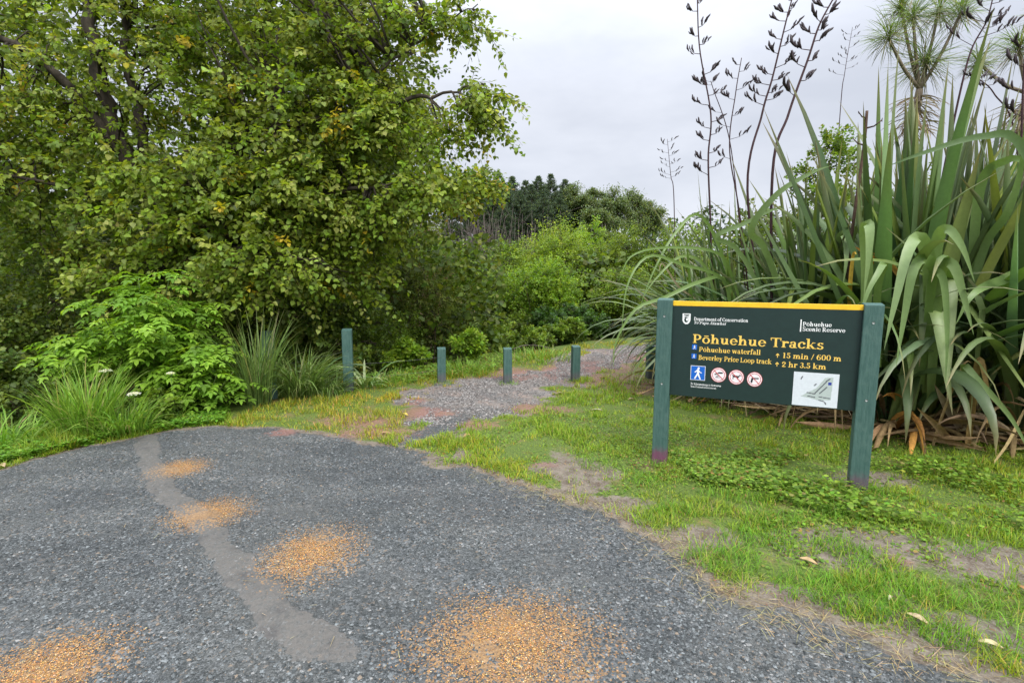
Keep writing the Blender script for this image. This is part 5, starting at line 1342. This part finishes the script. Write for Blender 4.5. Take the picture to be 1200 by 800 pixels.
# ------------------------------------------------------------------ fallen leaves and litter
def fallen(px, py, L, label, col, w=.35, g='fallen leaves on the verge and path'):
    x, y = G(px, py); t = np.linspace(0, 1, 7); a = rng.random() * 6.3
    V = []
    for s in t:
        ww = w * L * math.sin(PI * min(1, s * .92 + .06)) * .5; zz = .012 * math.sin(PI * s) + .006
        V += [(s * L - L / 2, -ww, zz + .008), (s * L - L / 2, 0, zz), (s * L - L / 2, ww, zz + .010)]
    V = np.array(V); i = np.arange(6)[:, None] * 3; j = np.arange(2)[None]
    f = np.stack([i + j, i + 3 + j, i + 4 + j, i + j + 1], -1).reshape(-1, 4)
    b = Bag(); b.add(V, [f], col); o = b.build('fallen_leaf', M_dry, label=label, cat='leaf', group=g)
    o.location = (x, y, gz(x, y) + .008); o.rotation_euler = (.1, .05, a); return o
TAN = (.48, .34, .18)
fallen(947, 661, .085, 'curled tan leaf lying on the bare verge, left of the sign-side weeds', TAN).rotation_euler[2] = -.7
fallen(1075, 729, .085, 'pale tan leaf at the gravel edge in the lower right', (.52, .40, .25)).rotation_euler[2] = -1.0
fallen(1199, 695, .06, 'orange-brown leaf at the right edge of the picture', (.5, .28, .12))
fallen(1160, 760, .08, 'straw-coloured leaf on the gravel in the lower right corner', (.5, .42, .24)).rotation_euler[2] = -.5
fallen(547, 511, .10, 'light brown leaf on the lawn beside the start of the path', (.42, .27, .13))
fallen(656, 462, .12, 'pale leaf at the right edge of the path below the rightmost short post', (.5, .42, .3))
fallen(699, 482, .14, 'whitish leaf on the lawn left of the sign', (.6, .55, .45))
fallen(708, 444, .12, 'yellowish leaf on the reddish moss behind the rightmost short post', (.5, .36, .12))
fallen(475, 487, .09, 'small yellow leaf on the reddish patch left of the path', (.6, .45, .1))
fallen(4, 548, .10, 'pale brown leaf at the left edge of the car park', (.45, .34, .2))
fallen(452, 509, .10, 'brown leaf where the car park meets the path', (.35, .22, .12))
fallen(740, 470, .10, 'tan leaf on the lawn close to the left sign post', (.45, .36, .24))
fallen(1044, 705, .05, 'small white-tipped leaf on the verge grass in the lower right', (.5, .45, .33))
# fine leaf litter, twigs and crumbs of earth on the verge
b = Bag(); X, Y = grass_region(60000, RIGHT); X2, Y2 = grass_region(14000, LEFTV); X = np.concatenate([X, X2]); Y = np.concatenate([Y, Y2])
c_, p_, s_, o_, m_, ba_ = masks(X, Y)
k = (c_ > -.03) & (rng.random(len(X)) < .07 + .40 * ba_ + 1.2 * m_ + .25 * sstep(.55, .7, fbm(X * 1.3 + 9, Y * 1.3, 3)) + .25 * sstep(.08, -.02, c_)) & (rng.random(len(X)) < .55)
X, Y = X[k], Y[k]; n = len(X); a = rng.random(n) * 6.3
leaves(b, np.stack([X, Y, ground_z(X, Y) + .004 + .02 * rng.random(n)], -1), np.stack([np.cos(a), np.sin(a), rng.normal(size=n) * .2], -1), norm(np.array([0, 0, 1.]) + rng.normal(size=(n, 3)) * .4), .008 + .022 * rng.random(n) ** 2, pick([(.24, .14, .06, 3), (.34, .22, .10, 2), (.12, .08, .05, 2), (.30, .10, .07, 1)], n), LN)
b.build('leaf_litter', M_dry, kind='stuff', label='small brown leaf litter scattered on the verge and beside the path')
b = Bag(); X, Y = scatter(5000, -6, 4, 1.5, 6.5, 1.2); c_ = masks(X, Y)[0]; k = (c_ < 0) & (rng.random(len(X)) < .035 + .5 * sstep(-.35, 0, c_) * (X > 0)); X, Y = X[k], Y[k]; n = len(X)
ribbons(b, np.stack([X, Y, ground_z(X, Y) + .004], -1), rng.random(n) * 6.3, .05 * rng.random(n), .02 + .07 * rng.random(n) ** 2, .003, .05, pick([(.36, .30, .18, 3), (.2, .16, .1, 1)], n), K=2, m=2, prof='blade')
b.build('straw_litter', M_dry, kind='stuff', label='bits of straw and twig lying on the gravel')
# a dead branch lying at the back of the path
c = G(625, 412); b = Bag(); P = np.array([[-.4, 0, .05], [-.15, .05, .12], [.15, 0, .11], [.45, .05, .03]])
tube(b, spline(P, 12), np.linspace(.018, .009, 12), (.10, .085, .07), 6, .2); tube(b, [(0, .02, .12), (.1, .1, .25)], [.008, .004], (.10, .085, .07), 5)
o = b.build('fallen_branch', M_bark, label='grey fallen branch at the foot of the bush behind the middle short post', cat='branch'); o.location = (c[0], c[1], gz(*c))

# ------------------------------------------------------------------ sky and light
w = bpy.data.worlds.new('World'); scene.world = w; w.use_nodes = True
nt = w.node_tree; nt.nodes.clear(); b = NB(nt)
SUN_EL, SUN_AZ = math.radians(48), math.radians(160)     # azimuth clockwise from +Y
sky = N_(nt, 'ShaderNodeTexSky', sky_type='NISHITA'); sky.sun_disc = False
sky.sun_elevation = SUN_EL; sky.sun_rotation = SUN_AZ; sky.dust_density = 3
gen = b.coord('Generated')
sx = N_(nt, 'ShaderNodeSeparateXYZ'); nt.links.new(gen, sx.inputs[0])
z = b.math('MAXIMUM', sx.outputs[2], 0.)
mp = N_(nt, 'ShaderNodeMapping'); nt.links.new(gen, mp.inputs[0]); mp.inputs['Scale'].default_value = (1, 1, 2.6)
n1 = b.noise(mp.outputs[0], 2.2, 5, .55)
cl = b.mix(b.ramp(n1, .33, .68), (.35, .37, .42), (.445, .463, .51))
grad = b.ramp(z, .25, .95, .98, 3.7)
cl = b.mix(1., cl, grad, 'MULTIPLY')
cl = b.mix(b.ramp(z, .0, .16, .55, 0.), cl, (.45, .465, .505))
sk = b.mix(1., sky.outputs[0], (.085, .085, .085), 'MULTIPLY')
mixd = b.mix(.93, sk, cl)
bg = N_(nt, 'ShaderNodeBackground'); nt.links.new(mixd, bg.inputs[0]); bg.inputs[1].default_value = 1.0
o = N_(nt, 'ShaderNodeOutputWorld'); nt.links.new(bg.outputs[0], o.inputs[0])
sd_ = bpy.data.lights.new('sun', 'SUN'); sd_.energy = 1.5; sd_.angle = math.radians(25); sd_.color = (1, .965, .9)
so = bpy.data.objects.new('sun', sd_); COL.objects.link(so)
dv = np.array([math.sin(SUN_AZ) * math.cos(SUN_EL), math.cos(SUN_AZ) * math.cos(SUN_EL), math.sin(SUN_EL)])
from mathutils import Vector
so.rotation_euler = Vector(dv).to_track_quat('Z', 'Y').to_euler()
so.location = tuple(dv * 30)

vs = scene.view_settings
vs.view_transform = 'Standard'; vs.look = 'None'; vs.gamma = 1; vs.exposure = 1.0; vs.use_curve_mapping = False
cy = scene.cycles
cy.max_bounces = 5; cy.diffuse_bounces = 3; cy.glossy_bounces = 2; cy.transmission_bounces = 3; cy.transparent_max_bounces = 4
cy.use_denoising = True
